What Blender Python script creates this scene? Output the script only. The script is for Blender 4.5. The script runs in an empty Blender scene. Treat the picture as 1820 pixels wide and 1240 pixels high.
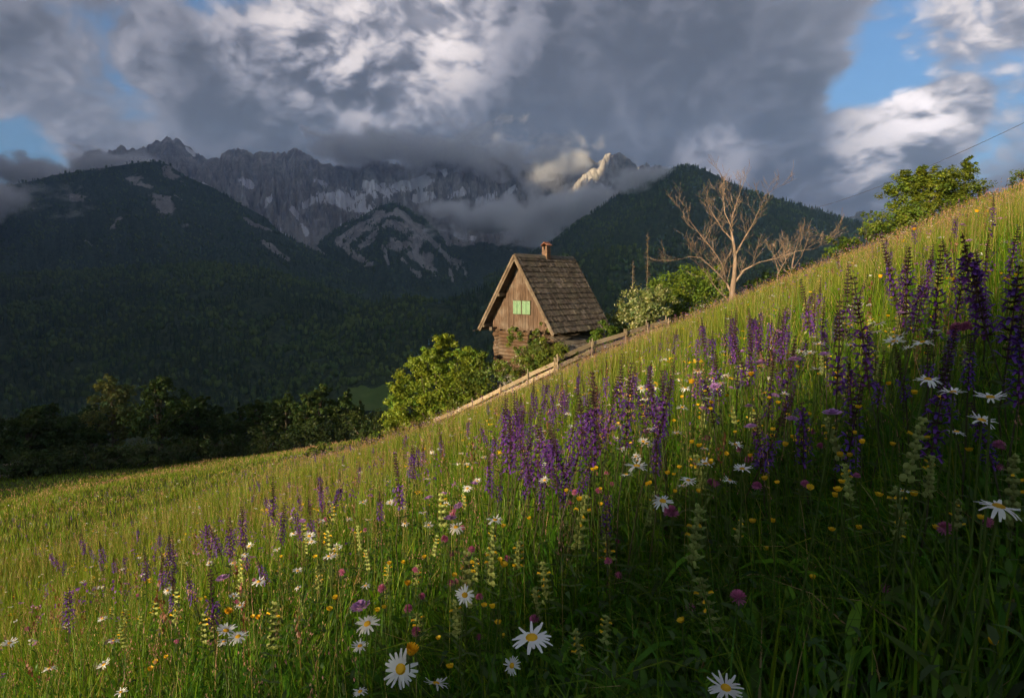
import bpy, math, random
import numpy as np
from mathutils import Vector, Matrix

# ------------------------------------------------------------------ camera, sky, sun, exposure
SC = bpy.context.scene
COL = SC.collection
EZ = 0.95                      # eye height above the meadow soil
PITCH = math.radians(6.0)
FPX = 1112.0                   # focal length in pixels of a 1820 px wide frame
cam_data = bpy.data.cameras.new("camera")
cam = bpy.data.objects.new("camera", cam_data)
COL.objects.link(cam)
cam.location = (0, 0, EZ)
cam.rotation_euler = (math.radians(90) - PITCH, 0, 0)
cam_data.sensor_width = 36.0
cam_data.lens = 36.0 * FPX / 1820.0
cam_data.clip_start = 0.05
cam_data.clip_end = 60000
SC.camera = cam

SUN_AZ = math.radians(-140)    # measured clockwise from the view direction (+Y)
SUN_EL = math.radians(12.5)
SUN_VEC = Vector((math.sin(SUN_AZ) * math.cos(SUN_EL), math.cos(SUN_AZ) * math.cos(SUN_EL), math.sin(SUN_EL)))
sun_data = bpy.data.lights.new("sun", 'SUN')
sun_data.energy = 5.0
sun_data.angle = math.radians(0.7)
sun_data.color = (1.0, 0.775, 0.46)
sun = bpy.data.objects.new("sun", sun_data)
COL.objects.link(sun)
sun.rotation_euler = (-SUN_VEC).to_track_quat('-Z', 'Y').to_euler()
sun.location = (-30, -40, 40)

SC.view_settings.view_transform = 'Standard'
SC.view_settings.look = 'None'
SC.view_settings.gamma = 1.0
SC.view_settings.use_curve_mapping = False
SC.view_settings.exposure = 2.08
SC.render.engine = 'CYCLES'
SC.cycles.use_denoising = True
SC.cycles.use_adaptive_sampling = True
SC.cycles.adaptive_threshold = 0.04
SC.cycles.max_bounces = 4
SC.cycles.use_light_tree = False
SC.cycles.diffuse_bounces = 2
SC.cycles.glossy_bounces = 2
SC.cycles.transmission_bounces = 2
SC.cycles.transparent_max_bounces = 8
SC.cycles.volume_bounces = 3
SC.cycles.volume_max_steps = 64
SC.cycles.sample_clamp_indirect = 4.0


def ray(px, py):
    """world direction through a point of the 1820 x 1240 photograph, scaled to unit depth along +Y"""
    xc = (px - 910.0) / FPX
    yc = (620.0 - py) / FPX
    cp, sp = math.cos(PITCH), math.sin(PITCH)
    y = cp + yc * sp
    z = -sp + yc * cp
    return xc / y, z / y


def at(px, py, D):
    a, b = ray(px, py)
    return Vector((a * D, D, EZ + b * D))


class NT:
    """small helper for node trees"""
    def __init__(self, tree):
        self.t = tree
        tree.nodes.clear()

    def n(self, kind, **kw):
        nd = self.t.nodes.new(kind)
        ins = kw.pop('ins', {})
        for k, v in kw.items():
            setattr(nd, k, v)
        for k, v in ins.items():
            self.set(nd, k, v)
        return nd

    def set(self, nd, k, v):
        s = nd.inputs[k]
        if hasattr(v, 'links') or isinstance(v, bpy.types.NodeSocket):
            self.t.links.new(v, s)
        elif isinstance(v, bpy.types.Node):
            self.t.links.new(v.outputs[0], s)
        else:
            s.default_value = v

    def math(self, op, a, b=0.0, c=0.0, clamp=False):
        nd = self.n('ShaderNodeMath', operation=op, use_clamp=clamp)
        self.set(nd, 0, a); self.set(nd, 1, b); self.set(nd, 2, c)
        return nd.outputs[0]

    def vmath(self, op, a, b=(0, 0, 0), scale=None):
        nd = self.n('ShaderNodeVectorMath', operation=op)
        self.set(nd, 0, a)
        if op != 'SCALE':
            self.set(nd, 1, b)
        if scale is not None:
            self.set(nd, 'Scale', scale)
        return nd.outputs['Value'] if op in ('DOT_PRODUCT', 'LENGTH', 'DISTANCE') else nd.outputs[0]

    def ramp(self, v, lo, hi, out0=0.0, out1=1.0, smooth=True):
        nd = self.n('ShaderNodeMapRange', interpolation_type='SMOOTHSTEP' if smooth else 'LINEAR')
        self.set(nd, 'Value', v)
        for k, x in zip(('From Min', 'From Max', 'To Min', 'To Max'), (lo, hi, out0, out1)):
            self.set(nd, k, x)
        return nd.outputs[0]

    def mix(self, f, a, b, blend='MIX'):
        nd = self.n('ShaderNodeMix', data_type='RGBA', blend_type=blend)
        self.set(nd, 0, f)
        for i, v in ((6, a), (7, b)):
            if isinstance(v, tuple) and len(v) == 3:
                v = (*v, 1.0)
            self.set(nd, i, v)
        return nd.outputs[2]

    def noise(self, vec, scale=1.0, detail=5.0, rough=0.5, dist=0.0, lac=2.0, out=0):
        nd = self.n('ShaderNodeTexNoise')
        self.set(nd, 'Vector', vec)
        self.set(nd, 'Scale', scale); self.set(nd, 'Detail', detail)
        self.set(nd, 'Roughness', rough); self.set(nd, 'Distortion', dist); self.set(nd, 'Lacunarity', lac)
        return nd.outputs[out]


# ---- world: clear evening sky behind broken cloud, all given by direction
world = bpy.data.worlds.new("World")
SC.world = world
world.use_nodes = True


def sky_dir(px, py):
    a, b = ray(px, py)
    return Vector((a, 1.0, b)).normalized()


def build_world():
    T = NT(world.node_tree)
    out = T.n('ShaderNodeOutputWorld')
    bg = T.n('ShaderNodeBackground')
    T.t.links.new(bg.outputs[0], out.inputs[0])
    sky = T.n('ShaderNodeTexSky', sky_type='NISHITA', sun_disc=False, sun_elevation=SUN_EL,
              sun_rotation=SUN_AZ % (2 * math.pi), altitude=900, air_density=1.0, dust_density=0.6, ozone_density=1.6)
    tc = T.n('ShaderNodeTexCoord')
    d = T.vmath('NORMALIZE', tc.outputs['Generated'])
    sep = T.n('ShaderNodeSeparateXYZ', ins={0: d})
    dz = T.math('MAXIMUM', sep.outputs[2], 0.0)
    # gentle flattening towards the horizon
    p0 = T.vmath('MULTIPLY', d, (1.0, 1.0, 1.45))
    warp = T.noise(p0, 2.6, 2, 0.5, out=1)
    warp = T.vmath('SCALE', T.vmath('SUBTRACT', warp, (0.5, 0.5, 0.5)), scale=0.15)
    p = T.vmath('ADD', p0, warp)
    warp2 = T.noise(p, 9.0, 6, 0.6, out=1)
    p = T.vmath('ADD', p, T.vmath('SCALE', T.vmath('SUBTRACT', warp2, (0.5, 0.5, 0.5)), scale=0.045))
    big = T.noise(p, 2.5, 2, 0.5)

    def billow(v):
        """rounded heads of several sizes over plain cloud noise"""
        tot = T.math('MULTIPLY', T.noise(v, 4.4, 12, 0.62), 0.80)
        for sc, am in ((5.0, 0.40), (11.0, 0.26), (23.0, 0.16), (48.0, 0.10)):
            n = T.noise(T.vmath('ADD', v, (sc, 0, 3.1)), sc, 1, 0.4)
            tot = T.math('ADD', tot, T.math('MULTIPLY', T.math('ABSOLUTE', T.math('SUBTRACT', n, 0.5)), am * 2))
        return T.math('ADD', tot, -0.02)
    det = billow(p)
    # the same detail looked up a little towards the sun: the difference lights the cloud edges
    soff = Vector((SUN_VEC.x, SUN_VEC.y, SUN_VEC.z + 0.9)).normalized() * 0.035
    det2 = billow(T.vmath('ADD', p, tuple(soff)))
    relief = T.math('SUBTRACT', det, det2)

    def blob(px, py, r_deg, power=1.0):
        c = sky_dir(px, py)
        dp = T.vmath('DOT_PRODUCT', d, tuple(c))
        lo = math.cos(math.radians(r_deg))
        return T.ramp(dp, lo, 1.0, 0.0, power)

    def add(*xs):
        v = xs[0]
        for x in xs[1:]:
            v = T.math('ADD', v, x)
        return v

    # openings in the cloud
    holes = add(blob(430, 5, 4.5, 0.27), blob(330, -40, 4, 0.2), blob(0, 285, 5.0, 0.42), blob(1680, 190, 10, 0.52), blob(1800, 210, 6, 0.3),
                blob(1560, 230, 6, 0.32), blob(1640, 30, 6, 0.2), blob(1790, 300, 6, 0.2))
    fills = add(blob(1590, 265, 5.5, 0.62), blob(1760, 95, 7.5, 0.55), blob(1690, 200, 3, 0.3), blob(1780, 330, 6, 0.4), blob(1480, 330, 8, 0.30), blob(1760, 260, 5, 0.18))
    cov = add(T.math('MULTIPLY', T.math('SUBTRACT', big, 0.5), 1.1), T.math('MULTIPLY', T.math('SUBTRACT', det, 0.5), 1.15),
              0.42, fills)
    cov = T.math('SUBTRACT', cov, holes)
    alpha = T.ramp(cov, -0.04, 0.24)
    # brightness of the cloud
    bright = add(blob(690, 65, 10.5, 0.62), blob(520, 120, 6, 0.18), blob(190, 60, 7, 0.12), blob(130, 230, 8, 0.14),
                 blob(1590, 260, 5.5, 0.72), blob(1740, 110, 8, 0.62), blob(870, 30, 8, 0.14), blob(1270, 285, 4.0, 0.22), blob(70, 330, 6, 0.15),
                 blob(450, 60, 5, 0.30))
    dark = add(blob(1180, 120, 16, 0.22), blob(1480, 330, 9, 0.12), blob(420, 170, 13, 0.22), blob(700, 200, 8, 0.2), blob(830, 250, 12, 0.10), blob(60, 100, 9, 0.08))
    lum = add(0.165, T.math('MULTIPLY', T.math('SUBTRACT', big, 0.5), 0.14), T.math('MULTIPLY', relief, 0.55),
              T.math('MULTIPLY', T.math('SUBTRACT', 0.5, det), 0.13))
    edge = T.ramp(cov, 0.05, 0.50, 0.14, 0.0)
    lit = T.math('MULTIPLY', bright, T.ramp(add(T.math('MULTIPLY', relief, 1.2), det), 0.32, 0.80, 0.12, 1.0))
    lum = add(lum, edge, lit)
    lum = T.math('SUBTRACT', lum, T.math('MULTIPLY', dark, 0.35))
    lum = T.math('SMOOTH_MAX', lum, 0.085, 0.06)
    ccol = T.mix(T.ramp(lum, 0.10, 0.75), (0.90, 0.88, 1.03), (1.09, 0.97, 0.94))
    lum = T.math('MULTIPLY', lum, CLOUD_GAIN)
    ccol = T.vmath('SCALE', ccol, scale=lum)
    skyc = T.mix(1.0, sky.outputs[0], (SKY_TINT[0], SKY_TINT[1], SKY_TINT[2]), 'MULTIPLY')
    col = T.mix(alpha, skyc, ccol)
    T.set(bg, 0, col)
    bg.inputs[1].default_value = 0.08


CLOUD_GAIN = 4.2
SKY_TINT = (0.30, 0.42, 0.52)
build_world()

# ------------------------------------------------------------------ helpers
RNG = np.random.default_rng(7)
random.seed(7)


def _hash(ix, iy, seed):
    h = (ix.astype(np.int64) * 374761393 + iy.astype(np.int64) * 668265263 + seed * 1442695041) & 0xFFFFFFFF
    h = ((h ^ (h >> 13)) * 1274126177) & 0xFFFFFFFF
    return ((h ^ (h >> 16)) & 0xFFFFFF) / float(0x1000000)


def perlin(x, y, seed=0):
    x = np.asarray(x, float); y = np.asarray(y, float)
    ix = np.floor(x); iy = np.floor(y)
    fx = x - ix; fy = y - iy
    u = fx * fx * fx * (fx * (fx * 6 - 15) + 10); v = fy * fy * fy * (fy * (fy * 6 - 15) + 10)

    def g(dx, dy):
        a = _hash(ix + dx, iy + dy, seed) * 2 * np.pi
        return np.cos(a) * (fx - dx) + np.sin(a) * (fy - dy)
    n0 = g(0, 0) * (1 - u) + g(1, 0) * u
    n1 = g(0, 1) * (1 - u) + g(1, 1) * u
    return (n0 * (1 - v) + n1 * v) * 1.5


def fbm(x, y, oct=5, seed=0, gain=0.5, ridged=False):
    s = 0.0; a = 1.0; f = 1.0; t = 0.0
    for i in range(oct):
        n = perlin(x * f + 17.3 * i, y * f - 9.1 * i, seed + i)
        s = s + a * ((1 - 2 * np.abs(n)) if ridged else n)
        t += a; a *= gain; f *= 2.03
    return s / t


def sstep(e0, e1, x):
    t = np.clip((np.asarray(x, float) - e0) / (e1 - e0), 0, 1)
    return t * t * (3 - 2 * t)


def softplus(x, w):
    x = np.asarray(x, float)
    return w * np.logaddexp(0, x / w)


def ground(x, y):
    """height of the soil, metres; the eye stands over (0, 0) where it is zero"""
    x = np.asarray(x, float); y = np.asarray(y, float)
    xs = np.minimum(x, 60) + 60 * (1 - np.exp(-np.maximum(x - 60, 0) / 60.0))
    A = 0.145 * xs + 0.275 * (softplus(xs + 8, 3.0) - softplus(8.0, 3.0))
    B = -0.147 * np.maximum(y, -45)
    k = -0.03 + 0.08 * sstep(-50, -28, x) + 0.30 * sstep(-16, -2, x)
    drop = -k * softplus(y - (34 + 1.5 * np.sin(x * 0.21)), 2.5)
    z = A + B + drop - 0.26 * softplus(y - 88, 6.0)
    z = z + 0.16 * fbm(x * 0.11, y * 0.11, 3, 11) * sstep(1.0, 6.0, np.hypot(x, y)) * 2.0
    # unseen bank added sunward, behind the camera, to throw shade on the foreground
    s = -(x * math.sin(SUN_AZ) + y * math.cos(SUN_AZ))        # along the light
    pp = x * (-math.cos(SUN_AZ)) - y * (-math.sin(SUN_AZ))    # across the light
    bank = sstep(-6.0, -0.4, pp + 1.2 * fbm(x * 0.22, y * 0.22, 3, 5)) * (1 - sstep(36, 60, pp))
    z = z + SHADE_BANK_H * bank * np.exp(-((s + 66) / 17.0) ** 2) * (1 + 0.05 * fbm(x * 0.3, y * 0.3, 3, 6))
    # valley floor
    w = 14.0
    floor = -150.0 + 3 * fbm(x * 0.004, y * 0.004, 3, 21)
    return np.where(np.hypot(x, y) > 60, floor + softplus(z - floor, w), z)


SHADE_BANK_H = 18.9


def new_mesh(name, verts, faces, mats=(), smooth=False):
    me = bpy.data.meshes.new(name)
    me.from_pydata([tuple(v) for v in verts], [], [tuple(f) for f in faces])
    for m in mats:
        me.materials.append(m)
    if smooth:
        me.polygons.foreach_set('use_smooth', [True] * len(me.polygons))
    me.update()
    return me


def big_mesh(name, verts, tris, mat, cols=None, smooth=False):
    """fast mesh from numpy arrays; faces all of one size; cols: linear rgb per vertex"""
    verts = np.ascontiguousarray(verts, np.float32); tris = np.ascontiguousarray(tris, np.int32)
    n, m = tris.shape
    me = bpy.data.meshes.new(name)
    me.vertices.add(len(verts)); me.vertices.foreach_set('co', verts.ravel())
    me.loops.add(n * m); me.loops.foreach_set('vertex_index', tris.ravel())
    me.polygons.add(n)
    me.polygons.foreach_set('loop_start', np.arange(0, n * m, m, dtype=np.int32))
    me.polygons.foreach_set('loop_total', np.full(n, m, np.int32))
    if smooth:
        me.polygons.foreach_set('use_smooth', np.ones(n, bool))
    if cols is not None:
        ca = me.color_attributes.new('Col', 'FLOAT_COLOR', 'POINT')
        c4 = np.ones((len(verts), 4), np.float32); c4[:, :3] = cols
        ca.data.foreach_set('color', c4.ravel())
    me.materials.append(mat)
    me.update(calc_edges=True)
    return me


def link(name, me, parent=None):
    o = bpy.data.objects.new(name, me)
    COL.objects.link(o)
    if parent is not None:
        o.parent = parent
    return o


def tag(o, label=None, cat=None, group=None, kind=None):
    if label: o['label'] = label
    if cat: o['category'] = cat
    if group: o['group'] = group
    if kind: o['kind'] = kind
    return o


def thing(name, label, cat, loc=(0, 0, 0), rotz=0.0, group=None):
    o = bpy.data.objects.new(name, None)
    o.empty_display_size = 0.2
    COL.objects.link(o)
    o.location = loc; o.rotation_euler = (0, 0, rotz)
    return tag(o, label, cat, group)


def copy_tree(o, parent=None):
    c = o.copy(); COL.objects.link(c)
    if parent is not None:
        c.parent = parent
    for ch in o.children:
        copy_tree(ch, c)
    return c


def grid_faces(nu, nv):
    i = np.arange(nu - 1)[:, None] * nv + np.arange(nv - 1)[None, :]
    i = i.ravel()
    return np.stack([i, i + nv, i + nv + 1, i + 1], 1)


def mat_new(name):
    m = bpy.data.materials.new(name)
    m.use_nodes = True
    return m, NT(m.node_tree)


def finish(T, shader, volume=None, disp=None):
    o = T.n('ShaderNodeOutputMaterial')
    if shader is not None: T.set(o, 0, shader)
    if volume is not None: T.set(o, 1, volume)


def principled(T, col, rough=0.8, spec=0.3, normal=None):
    b = T.n('ShaderNodeBsdfPrincipled')
    if isinstance(col, tuple) and len(col) == 3: col = (*col, 1)
    T.set(b, 'Base Color', col); T.set(b, 'Roughness', rough); T.set(b, 'Specular IOR Level', spec)
    if normal is not None: T.set(b, 'Normal', normal)
    return b.outputs[0]


def leaf_mat(name, transl=0.4, gloss=0.03, tint=(1.15, 1.2, 0.55), rough=0.45, col=None, vary=(0.88, 1.12)):
    """thin leaf: diffuse + light shining through; colour from the vertex colours"""
    m, T = mat_new(name)
    if col is None:
        c = T.n('ShaderNodeVertexColor', layer_name='Col').outputs[0]
    else:
        c = T.n('ShaderNodeRGB'); c.outputs[0].default_value = (*col, 1); c = c.outputs[0]
    r = T.n('ShaderNodeObjectInfo').outputs['Random']
    hsv = T.n('ShaderNodeHueSaturation', ins={'Color': c, 'Value': T.ramp(r, 0, 1, vary[0], vary[1], False)})
    c = hsv.outputs[0]
    d = T.n('ShaderNodeBsdfDiffuse', ins={0: c})
    tr = T.n('ShaderNodeBsdfTranslucent', ins={0: T.mix(1.0, c, tint, 'MULTIPLY')})
    mx = T.n('ShaderNodeMixShader', ins={0: transl}); T.set(mx, 1, d); T.set(mx, 2, tr)
    g = T.n('ShaderNodeBsdfGlossy', ins={'Roughness': rough})
    mx2 = T.n('ShaderNodeMixShader', ins={0: gloss}); T.set(mx2, 1, mx); T.set(mx2, 2, g)
    finish(T, mx2)
    return m


# ------------------------------------------------------------------ ground
def make_ground():
    m, T = mat_new('meadow_soil')
    pos = T.n('ShaderNodeNewGeometry').outputs['Position']
    n1 = T.noise(pos, 0.35, 6, 0.6)
    n2 = T.noise(pos, 9.0, 4, 0.6)
    c = T.mix(T.ramp(n1, 0.35, 0.65), (0.045, 0.065, 0.014), (0.075, 0.085, 0.022))
    c = T.mix(T.ramp(n2, 0.45, 0.7), c, (0.05, 0.035, 0.018))
    far = T.noise(pos, 0.012, 4, 0.5)
    c = T.mix(T.ramp(far, 0.5, 0.62, 0, 0.35), c, (0.075, 0.10, 0.03))
    b = T.n('ShaderNodeBump', ins={'Strength': 0.6, 'Distance': 0.1, 'Height': n2})
    finish(T, principled(T, c, 0.95, 0.1, b.outputs[0]))
    r = np.concatenate([[0.0], np.geomspace(0.3, 6500, 150)])
    a = np.radians(np.concatenate([np.linspace(-60, 60, 220), np.linspace(60, 300, 130)[1:-1]]))
    R, AZ = np.meshgrid(r, a, indexing='ij')
    X = R * np.sin(AZ); Y = R * np.cos(AZ)
    Z = ground(X, Y)
    nu, nv = R.shape
    V = np.stack([X, Y, Z], -1).reshape(-1, 3)
    f = grid_faces(nu, nv)
    seam = np.arange(nu - 1) * nv
    f2 = np.stack([seam + nv - 1, seam + 2 * nv - 1, seam + nv, seam], 1)
    o = link('ground', big_mesh('ground', V, np.vstack([f, f2]), m, smooth=True))
    tag(o, kind='structure')


make_ground()


# ------------------------------------------------------------------ mountains
def rock_material(name, seed=0.0):
    """grey limestone; the vertex colour says where forest (red), scree (green) and snow (blue) lie"""
    m, T = mat_new(name)
    geo = T.n('ShaderNodeNewGeometry')
    pos = geo.outputs['Position']
    nz = T.n('ShaderNodeSeparateXYZ', ins={0: geo.outputs['Normal']}).outputs[2]
    mask = T.n('ShaderNodeSeparateColor', ins={0: T.n('ShaderNodeVertexColor', layer_name='Col').outputs[0]})
    ps = T.vmath('ADD', pos, (seed * 1000, 0, 0))
    n1 = T.noise(ps, 0.012, 8, 0.66)
    n2 = T.noise(T.vmath('MULTIPLY', ps, (1, 1, 0.22)), 0.022, 8, 0.68)
    strata = T.noise(T.vmath('MULTIPLY', ps, (0.3, 0.3, 2.6)), 0.02, 5, 0.6)
    c = T.mix(T.ramp(n2, 0.32, 0.68), (0.16, 0.15, 0.142), (0.46, 0.43, 0.405))
    c = T.mix(T.ramp(strata, 0.42, 0.6, 0, 0.5), c, (0.27, 0.25, 0.23))
    def edged(ch, k, lo, hi):
        v = T.math('ADD', mask.outputs[ch], T.math('MULTIPLY', T.math('SUBTRACT', n1, 0.5), k))
        return T.ramp(v, lo, hi)
    c = T.mix(T.math('MULTIPLY', edged(1, 1.9, 0.5, 0.72), 0.8), c, (0.40, 0.375, 0.35))
    c = T.mix(edged(2, 1.9, 0.46, 0.56), c, (0.80, 0.79, 0.80))
    fn = T.noise(ps, 0.10, 4, 0.7)
    fcol = T.mix(T.ramp(fn, 0.35, 0.7), (0.034, 0.052, 0.026), (0.075, 0.098, 0.040))
    c = T.mix(edged(0, 1.7, 0.42, 0.58), c, fcol)
    bump = T.n('ShaderNodeBump', ins={'Strength': 0.9, 'Distance': 14.0, 'Height': T.noise(ps, 0.03, 8, 0.65)})
    finish(T, principled(T, c, 0.95, 0.1, bump.outputs[0]))
    return m


def strokes(PX, PY, lst):
    """soft mask round polylines (x0, y0, x1, y1, width)"""
    out = np.zeros_like(PX)
    for x0, y0, x1, y1, w in lst:
        dx, dy = x1 - x0, y1 - y0
        t = np.clip(((PX - x0) * dx + (PY - y0) * dy) / (dx * dx + dy * dy + 1e-9), 0, 1)
        d = np.hypot(PX - x0 - t * dx, PY - y0 - t * dy)
        out = np.maximum(out, np.exp(-(d / w) ** 2))
    return out


def mountain(name, prof, D, Dfoot, zfoot, mat, nu=420, nv=150, amp=60, nscale=0.004, jag=0.0, shape=1.0,
             gully=0.0, seed=0, back=0.25, ridged=True, kind='structure', mask=None):
    """ridge line through profile points of the view at distance D, slope down towards the viewer"""
    prof = np.array(prof, float)
    px = np.linspace(prof[0, 0], prof[-1, 0], nu)
    py = np.interp(px, prof[:, 0], prof[:, 1])
    Dr = np.interp(px, prof[:, 0], prof[:, 2]) if prof.shape[1] > 2 else np.full(nu, float(D))
    zr = np.array([at(a, b, d).z for a, b, d in zip(px, py, Dr)])
    ax = np.array([ray(a, b)[0] for a, b in zip(px, py)])
    v = np.concatenate([np.linspace(-back, 0, 16)[:-1], np.linspace(0, 1, nv) ** 1.15])
    Vv, U = np.meshgrid(v, np.arange(nu))
    Dd = Dr[:, None] + (Dfoot - Dr[:, None]) * Vv
    X = ax[:, None] * np.where(Vv > 0, Dd, Dr[:, None] + (Dd - Dr[:, None])); Y = Dd
    w = np.clip(Vv, 0, 1)
    fall = w ** shape
    Z = zr[:, None] + (zfoot - zr[:, None]) * fall
    Z = np.where(Vv < 0, zr[:, None] + (zr[:, None] - zfoot) * Vv * 1.6, Z)
    n = fbm(X * nscale, Y * nscale, 7, seed, 0.52, ridged)
    win = np.sin(np.clip(w, 0, 1) * np.pi) ** 0.6
    Z = Z + amp * (n - 0.15) * win
    if gully:
        # buttresses and gullies running down the fall line
        lane = ax[:, None] * np.mean(Dr)
        g = fbm(lane * 0.014 + 0.6 * n, w * 1.6, 6, seed + 40, 0.55, True)
        g = g + 0.42 * fbm(lane * 0.055 + 1.2 * n, w * 4.0, 4, seed + 47, 0.55, True)
        Z = Z + gully * (g - 0.3) * (np.sin(np.clip(w * 1.25, 0, 1) * np.pi) ** 0.5)
    if jag:
        j = fbm(ax * np.mean(Dr) * 0.016, np.zeros(nu), 6, seed + 9, 0.6, True)
        Z = Z + jag * (j[:, None] - 0.25) * np.exp(-(w / 0.10) ** 2)
    V = np.stack([X, Y, Z], -1)
    # where each vertex lies as seen from the meadow
    cp, sp = math.cos(PITCH), math.sin(PITCH)
    dep = Y * cp - (Z - EZ) * sp
    PX = 910 + FPX * X / dep
    PY = 620 - FPX * (Y * sp + (Z - EZ) * cp) / dep
    M = mask(PX, PY, X, Y, Z) if mask else (np.ones_like(PX), np.zeros_like(PX), np.zeros_like(PX))
    cols = np.stack(M, -1).reshape(-1, 3)
    o = link(name, big_mesh(name, V.reshape(-1, 3), grid_faces(nu, len(v))[:, ::-1], mat, cols, smooth=not gully))
    tag(o, kind=kind)
    return V, M[0]


def mask_far(PX, PY, X, Y, Z):
    n = fbm(X * 0.006, (Y + 2 * Z) * 0.006, 5, 301)
    line = np.interp(PX, [0, 330, 480, 560, 660, 800, 900, 1000, 1300], [330, 330, 425, 445, 440, 430, 440, 420, 400])
    forest = sstep(-14, 14, PY - line + 26 * n)
    snow = 1.2 * strokes(PX, PY, [(430, 322, 446, 330, 8), (520, 372, 545, 412, 6), (497, 408, 512, 424, 5), (575, 350, 640, 352, 14), (600, 362, 660, 372, 10), (655, 330, 690, 342, 12),
        (700, 335, 760, 322, 12), (740, 352, 765, 350, 10), (640, 392, 660, 380, 7), (610, 402, 635, 392, 7), (690, 380, 700, 362, 5), (470, 366, 482, 352, 4), (540, 366, 560, 352, 6),
        (800, 350, 830, 340, 8), (850, 360, 880, 345, 7), (900, 345, 915, 335, 6), (760, 300, 790, 306, 8), (330, 262, 345, 275, 4), (560, 320, 580, 330, 5), (810, 418, 840, 424, 6), (360, 330, 385, 345, 5)])
    snow = snow * (0.75 + 0.9 * n)
    scree = np.clip(0.85 * strokes(PX, PY, [(520, 400, 590, 440, 26), (640, 400, 760, 400, 30), (830, 400, 960, 400, 26), (400, 330, 470, 360, 16)]) + 0.3 * n, 0, 1)
    return forest, scree, snow


def mask_tooth(PX, PY, X, Y, Z):
    n = fbm(X * 0.006, (Y + 2 * Z) * 0.006, 5, 305)
    return sstep(-16, 16, PY - 392 + 30 * n), np.clip(0.2 + n, 0, 1) * 0.6, 0.6 * strokes(PX, PY, [(1070, 330, 1085, 345, 5), (1040, 345, 1046, 358, 4)])


def mask_spur(PX, PY, X, Y, Z):
    n = fbm(X * 0.008, (Y + 2 * Z) * 0.008, 5, 311)
    scree = strokes(PX, PY, [(705, 372, 745, 410, 5.04), (745, 410, 790, 450, 6.48), (790, 450, 828, 488, 7.2), (745, 425, 735, 455, 5.04), (715, 462, 745, 490, 4.32), (735, 455, 755, 470, 5.76), (640, 400, 600, 425, 4.32),
        (800, 480, 805, 498, 4.32), (560, 440, 585, 460, 4.32), (680, 440, 690, 470, 3.6)])
    rock = strokes(PX, PY, [(660, 372, 740, 410, 20), (690, 380, 620, 425, 14), (700, 430, 760, 450, 16), (740, 425, 770, 480, 18.72), (690, 400, 640, 440, 11.52), (600, 430, 660, 470, 10.08)])
    return np.clip(1.05 - 0.95 * scree - 0.66 * rock + 0.8 * n, 0, 1), 0.75 * scree, np.zeros_like(PX)


def mask_left(PX, PY, X, Y, Z):
    n = fbm(X * 0.008, (Y + 2 * Z) * 0.008, 5, 321)
    rock = strokes(PX, PY, [(245, 312, 275, 350, 18), (275, 350, 330, 390, 18), (300, 310, 345, 350, 16), (330, 380, 375, 410, 10), (440, 395, 480, 415, 10), (470, 430, 510, 460, 8), (200, 400, 215, 385, 5),
        (130, 350, 170, 360, 8), (60, 370, 90, 385, 6)])
    scree = strokes(PX, PY, [(262, 345, 275, 372, 5), (300, 372, 330, 398, 5), (205, 398, 216, 384, 4), (480, 430, 495, 445, 4)])
    return np.clip(1.05 - 0.48 * rock + 0.9 * n, 0, 1), 0.6 * scree, np.zeros_like(PX)




ROCK_FAR = rock_material('limestone_range')
ROCK_SPUR = rock_material('scree_spur', seed=3)
WOODED = rock_material('wooded_slope', seed=5)
WOODED_ROCKY = rock_material('wooded_rocky_slope', seed=8)

MV = {}
MV['far'] = mountain('mountain_range', [(-60, 330), (60, 330), (130, 300), (150, 277), (165, 268), (190, 272), (215, 263), (245, 270), (265, 262), (285, 250),
    (300, 246), (318, 250), (335, 264), (365, 286), (385, 283), (410, 268), (422, 268), (450, 277), (470, 271), (500, 275), (530, 268), (548, 281), (575, 293), (600, 297),
    (640, 303), (655, 284), (668, 283), (690, 292), (720, 297), (750, 290), (800, 262), (850, 262), (880, 282), (910, 290), (950, 295), (985, 290), (1015, 275), (1035, 277),
    (1060, 292), (1080, 285), (1130, 300), (1200, 310), (1300, 330)], 3500, 2250, 0, ROCK_FAR, nu=720, nv=120, amp=95, nscale=0.0032, jag=34,
    shape=0.66, gully=120, seed=3, mask=mask_far)
MV['tooth'] = mountain('rock_peak', [(985, 392), (1005, 350), (1030, 322), (1048, 305), (1062, 300), (1075, 280), (1085, 272), (1098, 276), (1112, 276), (1122, 290),
    (1135, 300), (1150, 297), (1165, 295), (1180, 300), (1210, 320), (1260, 360)], 3000, 2400, 80, ROCK_FAR, nu=300, nv=120, amp=70, nscale=0.008, jag=26,
    shape=0.75, gully=85, seed=14, mask=mask_tooth)
MV['peaks_e'] = mountain('distant_peak', [(1380, 420), (1500, 392), (1520, 384), (1535, 378), (1548, 386), (1565, 379), (1580, 383), (1600, 390), (1660, 395), (1750, 400), (1900, 410)],
    3100, 2500, 0, ROCK_FAR, nu=200, nv=50, amp=60, nscale=0.004, jag=22, shape=0.8, gully=60, seed=31, mask=mask_tooth)
MV['spur'] = mountain('scree_spur', [(470, 440), (560, 436), (600, 408), (640, 388), (675, 366), (695, 361), (715, 368), (760, 396), (790, 425), (815, 452), (850, 478), (930, 500), (1010, 520)],
    2650, 1750, -120, ROCK_SPUR, nu=280, nv=100, amp=60, nscale=0.0045, jag=6, shape=0.85, gully=46, seed=22, mask=mask_spur)
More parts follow.
